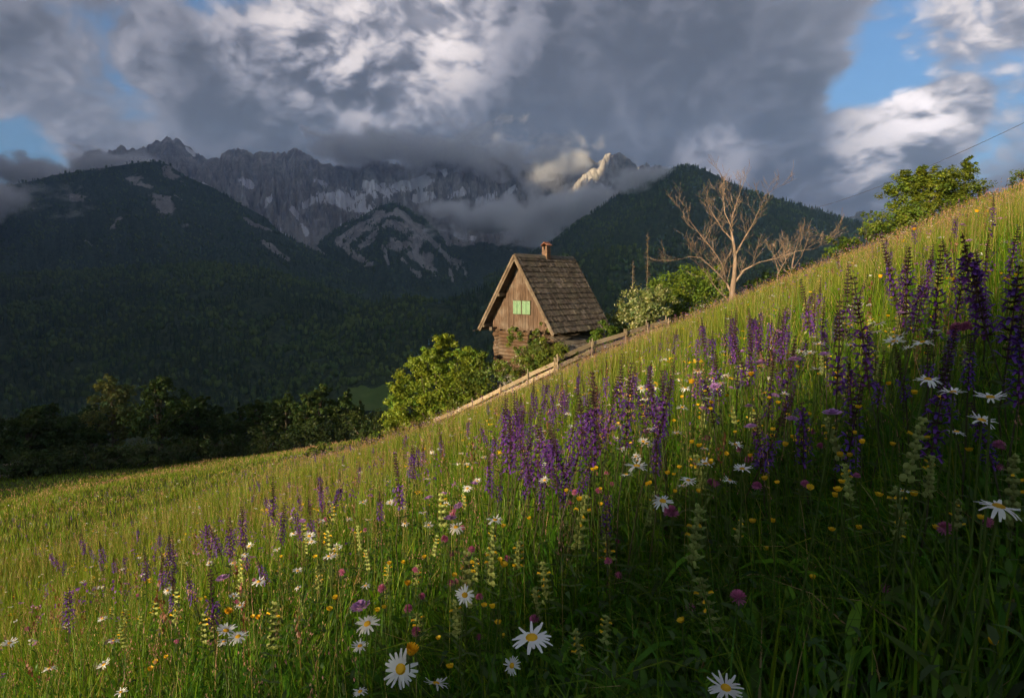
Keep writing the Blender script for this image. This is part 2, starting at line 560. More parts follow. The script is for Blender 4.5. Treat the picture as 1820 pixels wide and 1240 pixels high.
MV['left'] = mountain('wooded_mountain', [(-420, 400), (-260, 380), (-100, 352), (0, 333), (50, 324), (100, 311), (150, 304), (200, 297), (250, 289), (275, 287), (300, 294), (330, 314), (380, 335),
    (430, 365), (470, 386), (500, 415), (540, 438), (590, 458), (660, 490), (740, 520), (840, 548), (950, 570)], 2250, 1350, -120, WOODED_ROCKY, nu=400, nv=100,
    amp=60, nscale=0.004, jag=4, shape=0.8, gully=24, seed=51, mask=mask_left)
MV['right'] = mountain('wooded_mountain', [(860, 500), (930, 462), (985, 430), (1020, 402), (1060, 376), (1100, 346), (1150, 322), (1180, 309), (1205, 297), (1220, 296), (1250, 301), (1290, 321),
    (1330, 341), (1400, 359), (1450, 373), (1500, 391), (1560, 410), (1650, 440), (1760, 460), (1950, 480)], 1800, 850, -170, WOODED, nu=320, nv=90,
    amp=55, nscale=0.0045, jag=3, shape=0.95, gully=14, seed=61)
MV['lowleft'] = mountain('wooded_hill', [(-400, 500), (-200, 492), (0, 490), (120, 486), (250, 476), (360, 470), (440, 474), (520, 494), (600, 520), (690, 552), (780, 590), (880, 630)],
    1300, 620, -175, WOODED, nu=320, nv=90, amp=34, nscale=0.006, jag=2, shape=0.9, gully=8, seed=71)
MV['foothill'] = mountain('wooded_hill', [(440, 650), (540, 600), (620, 562), (680, 536), (730, 527), (780, 540), (850, 520), (930, 480), (1000, 458), (1060, 446), (1120, 440), (1200, 450), (1300, 470),
    (1500, 500), (1700, 520)], 1000, 560, -170, WOODED, nu=320, nv=110, amp=26, nscale=0.007, jag=2, shape=0.9, gully=6, seed=81)


def surf_z(px, D):
    """height of the highest land at distance D in the direction of column px"""
    a = ray(px, 620)[0]
    best = float(ground(a * D, D))
    for key in ('lowleft', 'foothill'):
        V = MV[key][0]
        col = int(np.argmin(np.abs(V[:, 20, 0] / V[:, 20, 1] - a)))
        Y, Z = V[col, 15:, 1], V[col, 15:, 2]
        if Y.min() < D < Y.max():
            best = max(best, float(np.interp(-D, -Y, Z)))
    return best


def shade_massif():
    """unseen mountain added left of and behind the viewer to shade the valley"""
    dist = 1000.0
    t = Vector((SUN_VEC.x, SUN_VEC.y, 0)).normalized()
    c = Vector((-t.y, t.x, 0))                 # across the light
    side = -1.0 if c.dot(Vector((-1, 1, 0))) < 0 else 1.0
    c = c * side                               # towards the shaded (left) side
    base = dist * math.tan(SUN_EL)
    q = np.concatenate([np.linspace(-400, 20, 20), np.linspace(30, 500, 60), np.linspace(520, 1800, 180), np.linspace(1850, 7000, 80)])
    Hc = np.interp(q, [-400, -60, 20, SHADE_MASSIF_EDGE, 100, 150, 500, 650, 1000, 1620, 1900, 2600, 5200, 7000],
                   [-130, base * 0.35, base * 0.8, base - 9, base + 2, base + 30, base + 990, base + 1190, base + 1200, base + 1225, base + 1330, base + 1340, base + 1250, base + 800])
    Hc = Hc + 26 * fbm(q * 0.006, q * 0, 5, 91) * sstep(120, 600, q)
    # notch cut into the added ridge to let one shaft of evening light through
    Hc = np.minimum(Hc, base + 880 + 5.0 * np.maximum(np.abs(q - 1655) - 26, 0) + 30 * fbm(q * 0.02, q * 0, 4, 95))
    v = np.linspace(-1, 1, 61)
    Q, Vv = np.meshgrid(q, v, indexing='ij')
    W = np.minimum(240 + 0.6 * np.maximum(Hc, 0), 880)[:, None]
    s = dist + Vv * W
    Z = -160 + (Hc[:, None] + 160) * (1 - np.abs(Vv)) ** 0.9
    Z = Z + 35 * fbm(Q * 0.005, s * 0.005, 6, 92, 0.5, True) * np.sin(np.abs(Vv) * np.pi)
    P = np.array(t)[None, None, :] * s[..., None] + np.array(c)[None, None, :] * Q[..., None]
    P[..., 2] = Z + EZ
    o = link('added_shade_massif', big_mesh('added_shade_massif', P.reshape(-1, 3), grid_faces(*Q.shape), WOODED, np.tile([[1.0, 0, 0]], (Q.size, 1))))  # added out of view, its outline shaped to block the sun
    tag(o, kind='structure')


SHADE_MASSIF_EDGE = 60.0
shade_massif()


# ---- air
def make_haze():
    m, T = mat_new('valley_air')
    vol = T.n('ShaderNodeVolumePrincipled')
    vol.inputs['Color'].default_value = (0.40, 0.62, 1.0, 1)
    vol.inputs['Density'].default_value = HAZE
    vol.inputs['Anisotropy'].default_value = 0.55
    finish(T, None, vol.outputs[0])
    lo, hi = (-8200, -7200, -190), (9200, 7000, 1640)
    v = [(x, y, z) for x in (lo[0], hi[0]) for y in (lo[1], hi[1]) for z in (lo[2], hi[2])]
    f = [(0, 1, 3, 2), (4, 6, 7, 5), (0, 4, 5, 1), (2, 3, 7, 6), (0, 2, 6, 4), (1, 5, 7, 3)]
    tag(link('haze', new_mesh('haze', v, f, [m])), kind='stuff')


HAZE = 1.08e-4


def mist_bank(parts, dens, seed, label, scale=1.0):
    """one bank of low cloud: overlapping lens-shaped volumes are avoided by using one ellipsoid each"""
    for i, (px, py, D, rx, ry, rz) in enumerate(parts):
        c = at(px, py, D)
        bm_v, bm_f = ico(2)
        me = new_mesh('low_cloud', [(a, b, d) for a, b, d in bm_v], bm_f)
        m, T = mat_new('low_cloud_vapour')
        tc = T.n('ShaderNodeTexCoord').outputs['Object']
        wp = T.n('ShaderNodeNewGeometry').outputs['Position']
        wp = T.vmath('MULTIPLY', wp, (1.0, 0.8, 1.35))
        r = T.vmath('LENGTH', tc)
        n = T.noise(T.vmath('ADD', wp, (seed * 977.0 + i * 331.0, 0, 0)), 0.0048 * scale, 6, 0.60, 0.4)
        f = T.math('ADD', T.ramp(r, 0.0, 1.0, 0.52, -0.50, False), T.math('MULTIPLY', T.math('SUBTRACT', n, 0.5), 2.6))
        f = T.math('MULTIPLY', f, T.ramp(r, 0.80, 0.98, 1.0, 0.0))
        d = T.math('MULTIPLY', T.ramp(f, 0.0, 0.45), dens)
        vol = T.n('ShaderNodeVolumePrincipled')
        vol.inputs['Color'].default_value = (0.98, 0.98, 0.99, 1)
        vol.inputs['Anisotropy'].default_value = 0.2
        T.set(vol, 'Density', d)
        finish(T, None, vol.outputs[0])
        me.materials.append(m)
        o = link('low_cloud', me)
        o.location = c
        o.scale = (rx, ry, rz)
        tag(o, kind='stuff')


def ico(sub):
    import bmesh
    bm = bmesh.new()
    bmesh.ops.create_icosphere(bm, subdivisions=sub, radius=1.0)
    v = [tuple(x.co) for x in bm.verts]
    f = [tuple(x.index for x in y.verts) for y in bm.faces]
    bm.free()
    return v, f


make_haze()
mist_bank([(810, 268, 3250, 900, 420, 240), (640, 262, 3380, 520, 320, 170), (960, 275, 3150, 420, 300, 190)], 0.016, 1, '')
mist_bank([(985, 330, 2780, 230, 240, 300)], 0.009, 2, '', 1.5)
mist_bank([(890, 398, 2350, 470, 220, 160), (985, 385, 2150, 380, 200, 160), (1075, 362, 1950, 340, 160, 140), (1140, 326, 1760, 230, 130, 90)], 0.055, 4, '')
mist_bank([(60, 308, 2700, 620, 260, 150), (0, 355, 1800, 380, 190, 105), (205, 290, 2600, 300, 200, 120)], 0.04, 3, '')

# ------------------------------------------------------------------ forest on the slopes (too many and too far to count)
def proto(name, verts, faces, mat):
    return bpy.data.objects.new(name, new_mesh(name, verts, faces, [mat]))


def flat_leaf_mat(name, a, b, transl=0.15):
    m, T = mat_new(name)
    r = T.n('ShaderNodeObjectInfo').outputs['Random']
    pos = T.n('ShaderNodeNewGeometry').outputs['Position']
    n = T.noise(pos, 0.9, 2, 0.5)
    reg = T.noise(pos, 0.0055, 5, 0.62)
    f = T.math('MULTIPLY', T.math('ADD', T.math('MULTIPLY', r, 0.75), T.ramp(reg, 0.35, 0.66, -0.25, 0.5)), T.ramp(n, 0.2, 0.8, 0.6, 1.4), clamp=True)
    c = T.mix(f, a, b)
    d = T.n('ShaderNodeBsdfDiffuse', ins={0: c})
    finish(T, d)
    return m


def make_forest():
    spr = flat_leaf_mat('spruce_far', (0.034, 0.054, 0.027), (0.072, 0.098, 0.040))
    dec = flat_leaf_mat('broadleaf_far', (0.062, 0.098, 0.030), (0.13, 0.165, 0.050))
    # spruce: three ragged skirts
    V, F = [], []
    rr = random.Random(3)
    for z0, z1, r in ((0.08, 0.55, 0.20), (0.35, 0.80, 0.145), (0.62, 1.05, 0.085)):
        b = len(V)
        for k in range(7):
            a = 2 * math.pi * k / 7
            q = r * (0.8 + 0.4 * rr.random())
            V.append((q * math.cos(a), q * math.sin(a), z0 + 0.07 * rr.random()))
        V.append((0, 0, z1))
        F += [(b + k, b + (k + 1) % 7, b + 7) for k in range(7)]
    p1 = proto('far_spruce', V, F, spr)
    v, f = ico(2)
    V = []
    for a, b, c in v:
        q = 1 + 0.28 * math.sin(5 * a + 3 * c) * math.cos(4 * b - 2 * c) + 0.22 * (rr.random() - 0.5)
        V.append((0.30 * a * q, 0.30 * b * q, 0.45 + 0.40 * c * q))
    p2 = proto('far_broadleaf', V, f, dec)

    def sample(key, n, seed, hmin, hmax, vmin=0.0, pmin=0.55):
        Vg, M = MV[key]
        rng = np.random.default_rng(seed)
        nu, nv = Vg.shape[:2]
        j0 = 15
        i = rng.integers(0, nu - 1, n); j = rng.integers(j0, nv - 1, n)
        a, b = rng.random(n)[:, None], rng.random(n)[:, None]
        P = Vg[i, j] * (1 - a) * (1 - b) + Vg[i + 1, j] * a * (1 - b) + Vg[i, j + 1] * (1 - a) * b + Vg[i + 1, j + 1] * a * b
        keep = (fbm(P[:, 0] * 0.013, P[:, 1] * 0.013, 3, 400 + seed) < 0.34) & (M[i, j] > pmin + 0.25 * rng.standard_normal(n) * 0.5)
        return P[keep], rng.uniform(hmin, hmax, keep.sum())

    pts, hs = [], []
    for args in (('left', 17000, 1, 6, 15), ('right', 17000, 2, 5, 13.5), ('lowleft', 20000, 3, 4.5, 13.5), ('foothill', 11000, 4, 4, 12), ('spur', 8000, 5, 9, 14), ('far', 6000, 6, 9, 15)):
        p, h = sample(*args)
        pts.append(p); hs.append(h)
    # the wood on the valley floor
    rng = np.random.default_rng(12)
    n = 7000
    D = rng.uniform(260, 900, n); az = rng.uniform(-0.80, 0.35, n)
    x = az * D
    z = ground(x, D)
    ok = (z < -60) & ~((np.abs(az + 0.238) < 0.045) & (D > 560)) & (fbm(x * 0.01, D * 0.01, 3, 77) > -0.35)
    pts.append(np.stack([x, D, z], 1)[ok]); hs.append(rng.uniform(6, 11, ok.sum()))
    P = np.vstack(pts); H = np.concatenate(hs)
    cp, sp = math.cos(PITCH), math.sin(PITCH)
    dep = P[:, 1] * cp - (P[:, 2] - EZ) * sp
    vx = 910 + FPX * P[:, 0] / dep; vy = 620 - FPX * (P[:, 1] * sp + (P[:, 2] - EZ) * cp) / dep
    ok = ~((vx > 612) & (vx < 700) & (vy > 686) & (vy < 745))          # the open pasture
    P, H = P[ok], H[ok]
    mixn = fbm(P[:, 0] * 0.006, P[:, 1] * 0.006, 3, 55) + 0.35 * rng.standard_normal(len(P))
    for nm, sel, pr, sc in (('spruce_forest', mixn < 0.12, p1, 1.0), ('broadleaf_forest', mixn >= 0.12, p2, 0.85)):
        p = P[sel]; h = H[sel] * sc
        me = bpy.data.meshes.new(nm)
        me.vertices.add(len(p)); me.vertices.foreach_set('co', p.astype(np.float32).ravel())
        at_ = me.attributes.new('tall', 'FLOAT', 'POINT'); at_.data.foreach_set('value', h.astype(np.float32))
        o = link(nm, me)
        tag(o, kind='stuff')
        g = bpy.data.node_groups.new(nm, 'GeometryNodeTree')
        g.interface.new_socket('Geometry', in_out='INPUT', socket_type='NodeSocketGeometry')
        g.interface.new_socket('Geometry', in_out='OUTPUT', socket_type='NodeSocketGeometry')
        gi = g.nodes.new('NodeGroupInput'); go = g.nodes.new('NodeGroupOutput')
        ip = g.nodes.new('GeometryNodeInstanceOnPoints')
        oi = g.nodes.new('GeometryNodeObjectInfo'); oi.inputs['Object'].default_value = pr
        na = g.nodes.new('GeometryNodeInputNamedAttribute'); na.data_type = 'FLOAT'; na.inputs['Name'].default_value = 'tall'
        rv = g.nodes.new('FunctionNodeRandomValue'); rv.data_type = 'FLOAT_VECTOR'
        rv.inputs[0].default_value = (-0.05, -0.05, 0); rv.inputs[1].default_value = (0.05, 0.05, 6.28)
        L = g.links.new
        L(gi.outputs[0], ip.inputs['Points']); L(oi.outputs['Geometry'], ip.inputs['Instance'])
        L(na.outputs['Attribute'], ip.inputs['Scale']); L(rv.outputs[0], ip.inputs['Rotation'])
        L(ip.outputs[0], go.inputs[0])
        md = o.modifiers.new('scatter', 'NODES'); md.node_group = g


make_forest()


def make_pasture():
    m, T = mat_new('pasture_grass')
    pos = T.n('ShaderNodeNewGeometry').outputs['Position']
    c = T.mix(T.ramp(T.noise(pos, 0.05, 4, 0.6), 0.3, 0.7), (0.09, 0.14, 0.03), (0.13, 0.17, 0.045))
    finish(T, principled(T, c, 0.95, 0.1))
    V, F = [], []
    nd, na = 30, 14
    for j in range(na):
        px = 616 + 76 * j / (na - 1)
        Ds = np.linspace(450, 1250, 400)
        zs = np.array([surf_z(px, d) for d in Ds])
        cp, sp = math.cos(PITCH), math.sin(PITCH)
        py = 620 - FPX * (Ds * sp + (zs - EZ) * cp) / (Ds * cp - (zs - EZ) * sp)
        ok = np.where((py < 734) & (Ds > 500) & (py > 688 + 3 * math.sin(j)))[0]
        if len(ok) == 0:
            ok = [int(np.argmin(np.abs(py - 732))), int(np.argmin(np.abs(py - 690)))]
        d0, d1 = Ds[ok[0]], Ds[ok[-1]]
        for i in range(nd):
            D = d0 + (d1 - d0) * i / (nd - 1)
            V.append((ray(px, 620)[0] * D, D, surf_z(px, D) + 1.5))
    for j in range(na - 1):
        for i in range(nd - 1):
            F.append((j * nd + i, (j + 1) * nd + i, (j + 1) * nd + i + 1, j * nd + i + 1))
    tag(link('field', new_mesh('field', V, F, [m], True)), kind='structure')


make_pasture()


# ------------------------------------------------------------------ mesh pieces
class MB:
    def __init__(self):
        self.v, self.f, self.c = [], [], []

    def quad_box(self, pts, col=(1, 1, 1)):
        """eight corners, bottom ring then top ring"""
        b = len(self.v)
        self.v += [tuple(p) for p in pts]; self.c += [col] * 8
        for q in ((0, 3, 2, 1), (4, 5, 6, 7), (0, 1, 5, 4), (1, 2, 6, 5), (2, 3, 7, 6), (3, 0, 4, 7)):
            self.f.append(tuple(b + i for i in q))

    def box(self, x0, x1, y0, y1, z0, z1, col=(1, 1, 1)):
        self.quad_box([(x0, y0, z0), (x1, y0, z0), (x1, y1, z0), (x0, y1, z0), (x0, y0, z1), (x1, y0, z1), (x1, y1, z1), (x0, y1, z1)], col)

    def prism(self, poly, d, col=(1, 1, 1)):
        """polygon (list of 3D points) pushed along vector d"""
        n = len(poly); b = len(self.v)
        self.v += [tuple(p) for p in poly] + [tuple(Vector(p) + Vector(d)) for p in poly]
        self.c += [col] * (2 * n)
        self.f.append(tuple(b + i for i in range(n))[::-1]); self.f.append(tuple(b + n + i for i in range(n)))
        for i in range(n):
            j = (i + 1) % n
            self.f.append((b + i, b + j, b + n + j, b + n + i))

    def bar(self, p, q, w, h, up=(0, 0, 1), col=(1, 1, 1)):
        """rectangular bar from p to q"""
        p, q = Vector(p), Vector(q)
        t = (q - p).normalized()
        s = t.cross(Vector(up)).normalized() * (w / 2)
        u = s.cross(t).normalized() * (h / 2)
        self.quad_box([p - s - u, q - s - u, q + s - u, p + s - u, p - s + u, q - s + u, q + s + u, p + s + u], col)

    def tube(self, pts, radii, n=6, col=(1, 1, 1), cap=True):
        pts = [Vector(p) for p in pts]
        b = len(self.v)
        ref = Vector((0.31, 0.21, 0.93)).normalized()
        for i, p in enumerate(pts):
            t = (pts[min(i + 1, len(pts) - 1)] - pts[max(i - 1, 0)])
            if t.length < 1e-9: t = Vector((0, 0, 1))
            t.normalize()
            r0 = ref if abs(t.dot(ref)) < 0.95 else Vector((1, 0, 0))
            s = t.cross(r0).normalized(); u = s.cross(t)
            for k in range(n):
                a = 2 * math.pi * k / n
                self.v.append(tuple(p + (s * math.cos(a) + u * math.sin(a)) * radii[i])); self.c.append(col)
        for i in range(len(pts) - 1):
            for k in range(n):
                a = b + i * n + k; a2 = b + i * n + (k + 1) % n
                self.f.append((a, a2, a2 + n, a + n))
        if cap:
            self.f.append(tuple(b + k for k in range(n))[::-1])
            self.f.append(tuple(b + (len(pts) - 1) * n + k for k in range(n)))

    def mesh(self, name, mat, smooth=False):
        me = new_mesh(name, self.v, self.f, [mat], smooth)
        ca = me.color_attributes.new('Col', 'FLOAT_COLOR', 'POINT')
        ca.data.foreach_set('color', [x for c in self.c for x in (*c, 1.0)])
        return me

    def build(self, name, mat, parent=None, smooth=False):
        return link(name, self.mesh(name, mat, smooth), parent)


def wood(name, a, b, stretch=(22, 22, 2.0), rough=0.85, streak=0.5, worn=(0.30, 0.27, 0.24), worn_amt=0.25):
    m, T = mat_new(name)
    co = T.n('ShaderNodeTexCoord').outputs['Object']
    r = T.n('ShaderNodeObjectInfo').outputs['Random']
    cv = T.n('ShaderNodeVertexColor', layer_name='Col').outputs[0]
    v = T.vmath('MULTIPLY', co, stretch)
    g = T.noise(v, 1.0, 6, 0.65)
    lo = T.noise(co, 1.3, 4, 0.6)
    c = T.mix(T.ramp(g, 0.3, 0.7), a, b)
    c = T.mix(T.ramp(lo, 0.45, 0.7, 0, worn_amt), c, worn)
    c = T.mix(1.0, c, cv, 'MULTIPLY')
    hsv = T.n('ShaderNodeHueSaturation', ins={'Color': c, 'Value': T.ramp(r, 0, 1, 0.78, 1.2, False)})
    b_ = T.n('ShaderNodeBump', ins={'Strength': 0.5, 'Distance': 0.01, 'Height': g})
    finish(T, principled(T, hsv.outputs[0], rough, 0.2, b_.outputs[0]))
    return m


W_GABLE = wood('weathered_boards', (0.060, 0.037, 0.026), (0.138, 0.090, 0.066))
W_LOG = wood('dark_logs', (0.055, 0.032, 0.020), (0.13, 0.078, 0.048), (3, 3, 30))
W_TRIM = wood('bleached_trim', (0.075, 0.054, 0.039), (0.145, 0.107, 0.078), (5, 5, 5))
W_SHINGLE = wood('old_shingles', (0.055, 0.045, 0.038), (0.15, 0.125, 0.105), (9, 3, 3), worn=(0.10, 0.10, 0.07), worn_amt=0.4)
W_RAIL = wood('fence_wood', (0.19, 0.145, 0.10), (0.36, 0.29, 0.20), (2, 2, 26))
W_DEAD = wood('dead_wood', (0.14, 0.100, 0.078), (0.28, 0.205, 0.16), (6, 6, 2), worn=(0.32, 0.26, 0.215))
W_BARK = wood('bark', (0.045, 0.034, 0.024), (0.12, 0.092, 0.066), (8, 8, 3))
W_DARKBEAM = wood('dark_beam', (0.05, 0.034, 0.022), (0.11, 0.075, 0.05), (5, 5, 5))
M_STONE, _T = mat_new('plinth_stone')
_n = _T.noise(_T.n('ShaderNodeTexCoord').outputs['Object'], 3.0, 6, 0.6)
finish(_T, principled(_T, _T.mix(_T.ramp(_n, 0.3, 0.7), (0.10, 0.095, 0.09), (0.27, 0.25, 0.23)), 0.9, 0.2))
M_GREEN, _T = mat_new('pale_green_paint')
_n = _T.noise(_T.vmath('MULTIPLY', _T.n('ShaderNodeTexCoord').outputs['Object'], (6, 6, 2)), 2.0, 5, 0.6)
finish(_T, principled(_T, _T.mix(_T.ramp(_n, 0.3, 0.75), (0.12, 0.22, 0.13), (0.19, 0.30, 0.19)), 0.6, 0.3))
M_BRICK, _T = mat_new('chimney_brick')
_r = _T.n('ShaderNodeVertexColor', layer_name='Col').outputs[0]
_n = _T.noise(_T.n('ShaderNodeTexCoord').outputs['Object'], 14.0, 4, 0.6)
finish(_T, principled(_T, _T.mix(1.0, _r, _T.mix(_T.ramp(_n, 0.3, 0.7), (0.13, 0.085, 0.062), (0.24, 0.16, 0.12)), 'MULTIPLY'), 0.9, 0.2))
M_TILE, _T = mat_new('red_cap_tile')
_n = _T.noise(_T.n('ShaderNodeTexCoord').outputs['Object'], 9.0, 4, 0.6)
finish(_T, principled(_T, _T.mix(_T.ramp(_n, 0.3, 0.7), (0.20, 0.075, 0.045), (0.34, 0.14, 0.085)), 0.8, 0.3))
M_SOOT_HOLE, _T = mat_new('soot_and_hole_dark'); finish(_T, principled(_T, (0.012, 0.011, 0.010), 0.95, 0.1))  # lines the flue; also paints the dark of the shutter holes
M_METAL, _T = mat_new('gutter_metal'); finish(_T, principled(_T, (0.09, 0.08, 0.07), 0.5, 0.4))


# ------------------------------------------------------------------ the cabin
HOUSE_ROT = -math.radians(41)
HOUSE_AT = at(915, 453, 34.0)                      # ridge end above the gable
RISE, HALF, LEN = 4.10, 2.68, 5.4
HZ = HOUSE_AT.z - RISE                              # height of the eaves


def make_cabin():
    rr = random.Random(11)
    t = thing('log_cabin', 'old wooden log cabin with steep shingle roof and pale green shutters', 'cabin', (HOUSE_AT.x, HOUSE_AT.y, HZ), HOUSE_ROT)
    sl = math.hypot(RISE, HALF)
    dx, dz = HALF / sl, -RISE / sl                  # down the right slope
    GY = 0.55                                       # gable plane
    # roof: two decks, each carrying its courses
    for side in (1, -1):
        def P(s, y, h, side=side):
            """point at distance s down the slope, depth y, height h off the deck"""
            return Vector((side * (dx * s + (-dz) * h), y, RISE + dz * s + dx * h))
        b = MB()
        b.quad_box([P(0, 0.04, -0.06), P(sl, 0.04, -0.06), P(sl, LEN - .04, -0.06), P(0, LEN - .04, -0.06), P(0, 0.04, 0), P(sl, 0.04, 0), P(sl, LEN - .04, 0), P(0, LEN - .04, 0)])
        roof = b.build('roof', W_DARKBEAM, t)
        ncrs = 14
        ex = sl / ncrs
        for k in range(ncrs):
            c = MB()
            s1 = (k + 1) * ex + 0.03; s0 = s1 - ex * 1.35
            y = -0.02
            while y < LEN - 0.02:
                w = rr.uniform(0.085, 0.19)
                y1 = min(y + w, LEN + 0.02)
                if y1 - y < 0.05: break
                e = rr.uniform(-0.035, 0.045); l = rr.uniform(0, 0.012); th = rr.uniform(0.022, 0.04)
                s0c = max(s0, 0.0)
                g = rr.uniform(0.62, 1.25)
                if rr.random() < 0.07: g *= 1.6
                col = (g, g * rr.uniform(0.94, 1.0), g * rr.uniform(0.88, 1.0))
                lo0, lo1 = 0.004, 0.030 + l
                yy0, yy1 = y + 0.006, y1 - 0.004
                c.quad_box([P(s0c, yy0, lo0), P(s1 + e, yy0, lo1), P(s1 + e, yy1, lo1 + rr.uniform(-.006, .006)), P(s0c, yy1, lo0),
                            P(s0c, yy0, lo0 + 0.012), P(s1 + e, yy0, lo1 + th), P(s1 + e, yy1, lo1 + th + rr.uniform(-.006, .006)), P(s0c, yy1, lo0 + 0.012)], col)
                y = y1
            o = c.build('shingle_course', W_SHINGLE, roof)
            o['kind'] = 'stuff'
        # verge boards at the front, two lapped
        for (s0, s1, y0, y1, h0, h1) in ((0.0, sl + 0.06, -0.06, -0.025, -0.17, 0.02), (0.02, sl + 0.02, -0.10, -0.062, -0.05, 0.065)):
            b = MB()
            b.quad_box([P(s0, y0, h0), P(s1, y0, h0), P(s1, y1, h0), P(s0, y1, h0), P(s0, y0, h1), P(s1, y0, h1), P(s1, y1, h1), P(s0, y1, h1)])
            b.build('verge_board', W_TRIM, t)
        b = MB()
        b.quad_box([P(0.0, LEN + .01, -0.15), P(sl, LEN + .01, -0.15), P(sl, LEN + .05, -0.15), P(0, LEN + .05, -0.15), P(0, LEN + .01, 0.05), P(sl, LEN + .01, 0.05), P(sl, LEN + .05, 0.05), P(0, LEN + .05, 0.05)])
        b.build('verge_board', W_TRIM, t)
        # purlin ends under the overhang
        for s in (sl * 0.5, sl * 0.93):
            b = MB()
            p0 = P(s, -0.02, -0.16)
            b.bar(p0, p0 + Vector((0, LEN - 0.1, 0)), 0.16, 0.18)
            b.build('purlin', W_TRIM if side < 0 else W_DARKBEAM, t)
    b = MB()
    b.prism([(-0.16, -0.03, RISE - 0.12), (0, -0.03, RISE + 0.085), (0.16, -0.03, RISE - 0.12), (0.13, -0.03, RISE - 0.13), (0, -0.03, RISE + 0.045), (-0.13, -0.03, RISE - 0.13)], (0, LEN + 0.05, 0))
    b.build('ridge_cap', W_SHINGLE, t)
    # gable of vertical boards
    SB = 0.02                                       # bottom of the boards
    hw = 2.14
    b = MB()
    zt = lambda x: RISE * (1 - abs(x) / HALF) - 0.12
    b.prism([(-hw, GY + 0.06, SB + 0.02), (hw, GY + 0.06, SB + 0.02), (hw, GY + 0.06, zt(hw)), (0, GY + 0.06, zt(0) - 0.02), (-hw, GY + 0.06, zt(hw))], (0, 0.05, 0))
    gable = b.build('gable_wall', W_DARKBEAM, t)
    x = -hw
    while x < hw - 0.04:
        w = rr.uniform(0.12, 0.22)
        x1 = min(x + w, hw)
        if hw - x1 < 0.06: x1 = hw
        a0, a1 = x + 0.005, x1 - 0.005
        yo = GY + rr.uniform(0, 0.022)
        zb = SB - rr.uniform(0, 0.05)
        poly = [(a0, yo, zb), (a1, yo, zb + rr.uniform(-.01, .01)), (a1, yo, zt(a1))]
        if a0 < 0 < a1: poly.append((0, yo, zt(0)))
        poly.append((a0, yo, zt(a0)))
        m = MB(); m.prism(poly, (0, 0.035, 0))
        m.build('board', W_GABLE, gable)
        x = x1
    b = MB(); b.box(-hw, hw, LEN - 0.6, LEN - 0.55, SB, 0.3)
    b.prism([(-hw, LEN - 0.6, 0.3), (hw, LEN - 0.6, 0.3), (hw, LEN - 0.6, zt(hw)), (0, LEN - 0.6, zt(0)), (-hw, LEN - 0.6, zt(hw))], (0, 0.05, 0))
    b.build('gable_wall', W_GABLE, t)
    # shutters, two closed pairs on a frame
    b = MB(); b.box(-0.585, 0.665, GY - 0.012, GY + 0.02, 0.86, 1.66); fr = b.build('window_frame', W_DARKBEAM, t)
    for x0 in (-0.56, -0.265, 0.085, 0.375):
        m = MB()
        x1 = x0 + 0.27
        z0, z1 = 0.90, 1.62
        y0 = GY - 0.045
        m.box(x0, x1, y0 + 0.012, y0 + 0.03, z0, z1)
        m.box(x0, x0 + 0.05, y0, y0 + 0.0115, z0, z1); m.box(x1 - 0.05, x1, y0, y0 + 0.0115, z0, z1)
        for zz in (z0, z0 + 0.37, z1 - 0.07):
            m.box(x0 + 0.051, x1 - 0.051, y0, y0 + 0.0115, zz, zz + 0.07)
        for q in range(5):
            m.box(x0 + 0.056, x1 - 0.056, y0 + 0.004, y0 + 0.0115, z0 + 0.10 + q * 0.05, z0 + 0.125 + q * 0.05)
        sh = m.build('shutter', M_GREEN, t)
        k = MB(); k.box(x0 + 0.12, x0 + 0.15, y0 + 0.006, y0 + 0.0118, z1 - 0.16, z1 - 0.12); k.build('painted_cut_out', M_SOOT_HOLE, sh)  # solid near-black block standing in for the shade inside a hole
    # log walls
    lw = 1.86
    nlog = 12
    r = 0.115
    for nm, back in (('log_wall', False), ('log_wall', True)):
        b = MB()
        if not back:
            b.box(-lw + .1, lw - .1, GY + 0.24, GY + 0.28, -2.7, -0.02)
            wall = b.build(nm, W_DARKBEAM, t)
            for k in range(nlog):
                z = -0.10 - 0.2 - k * 0.2 + 0.1
                m = MB()
                e0, e1 = rr.uniform(0.22, 0.34), rr.uniform(0.22, 0.34)
                m.tube([(-lw - e0, GY + 0.18, z), (-lw * .3, GY + 0.18 + rr.uniform(-.012, .012), z), (lw * .4, GY + 0.18, z + rr.uniform(-.01, .01)), (lw + e1, GY + 0.18, z)], [r * 0.95, r, r, r * 0.93], 8)
                m.build('log', W_LOG, wall, True)
        else:
            for side in (-1, 1):
                b = MB()
                b.box(side * (lw - 0.06) - .02, side * (lw - 0.06) + .02, GY + 0.3, LEN - 0.6, -2.7, 0.0)
                wall = b.build(nm, W_DARKBEAM, t)
                for k in range(nlog):
                    z = -0.10 - k * 0.2
                    m = MB()
                    m.tube([(side * lw, GY + 0.18 - rr.uniform(0.24, 0.40), z), (side * (lw + rr.uniform(-.01, .01)), LEN * .5, z), (side * lw, LEN - 0.45, z)], [r, r, r], 8)
                    m.build('log', W_LOG, wall, True)
    b = MB(); b.box(-lw - .08, lw + .08, GY + 0.06, LEN - 0.55, -5.6, -2.66); b.build('stone_plinth', M_STONE, t)
    # joist ends over the log wall
    for k in range(7):
        x = -1.75 + k * 0.58
        b = MB(); b.box(x, x + 0.14, GY + 0.02, GY + 0.3, -0.09, 0.01); b.build('joist_end', W_DARKBEAM, t)
    # eave beams and gutter
    for side in (-1, 1):
        b = MB(); b.bar((side * (lw + .05), 0.1, 0.02), (side * (lw + .05), LEN - 0.3, 0.02), 0.2, 0.2); b.build('wall_plate', W_DARKBEAM, t)
    b = MB()
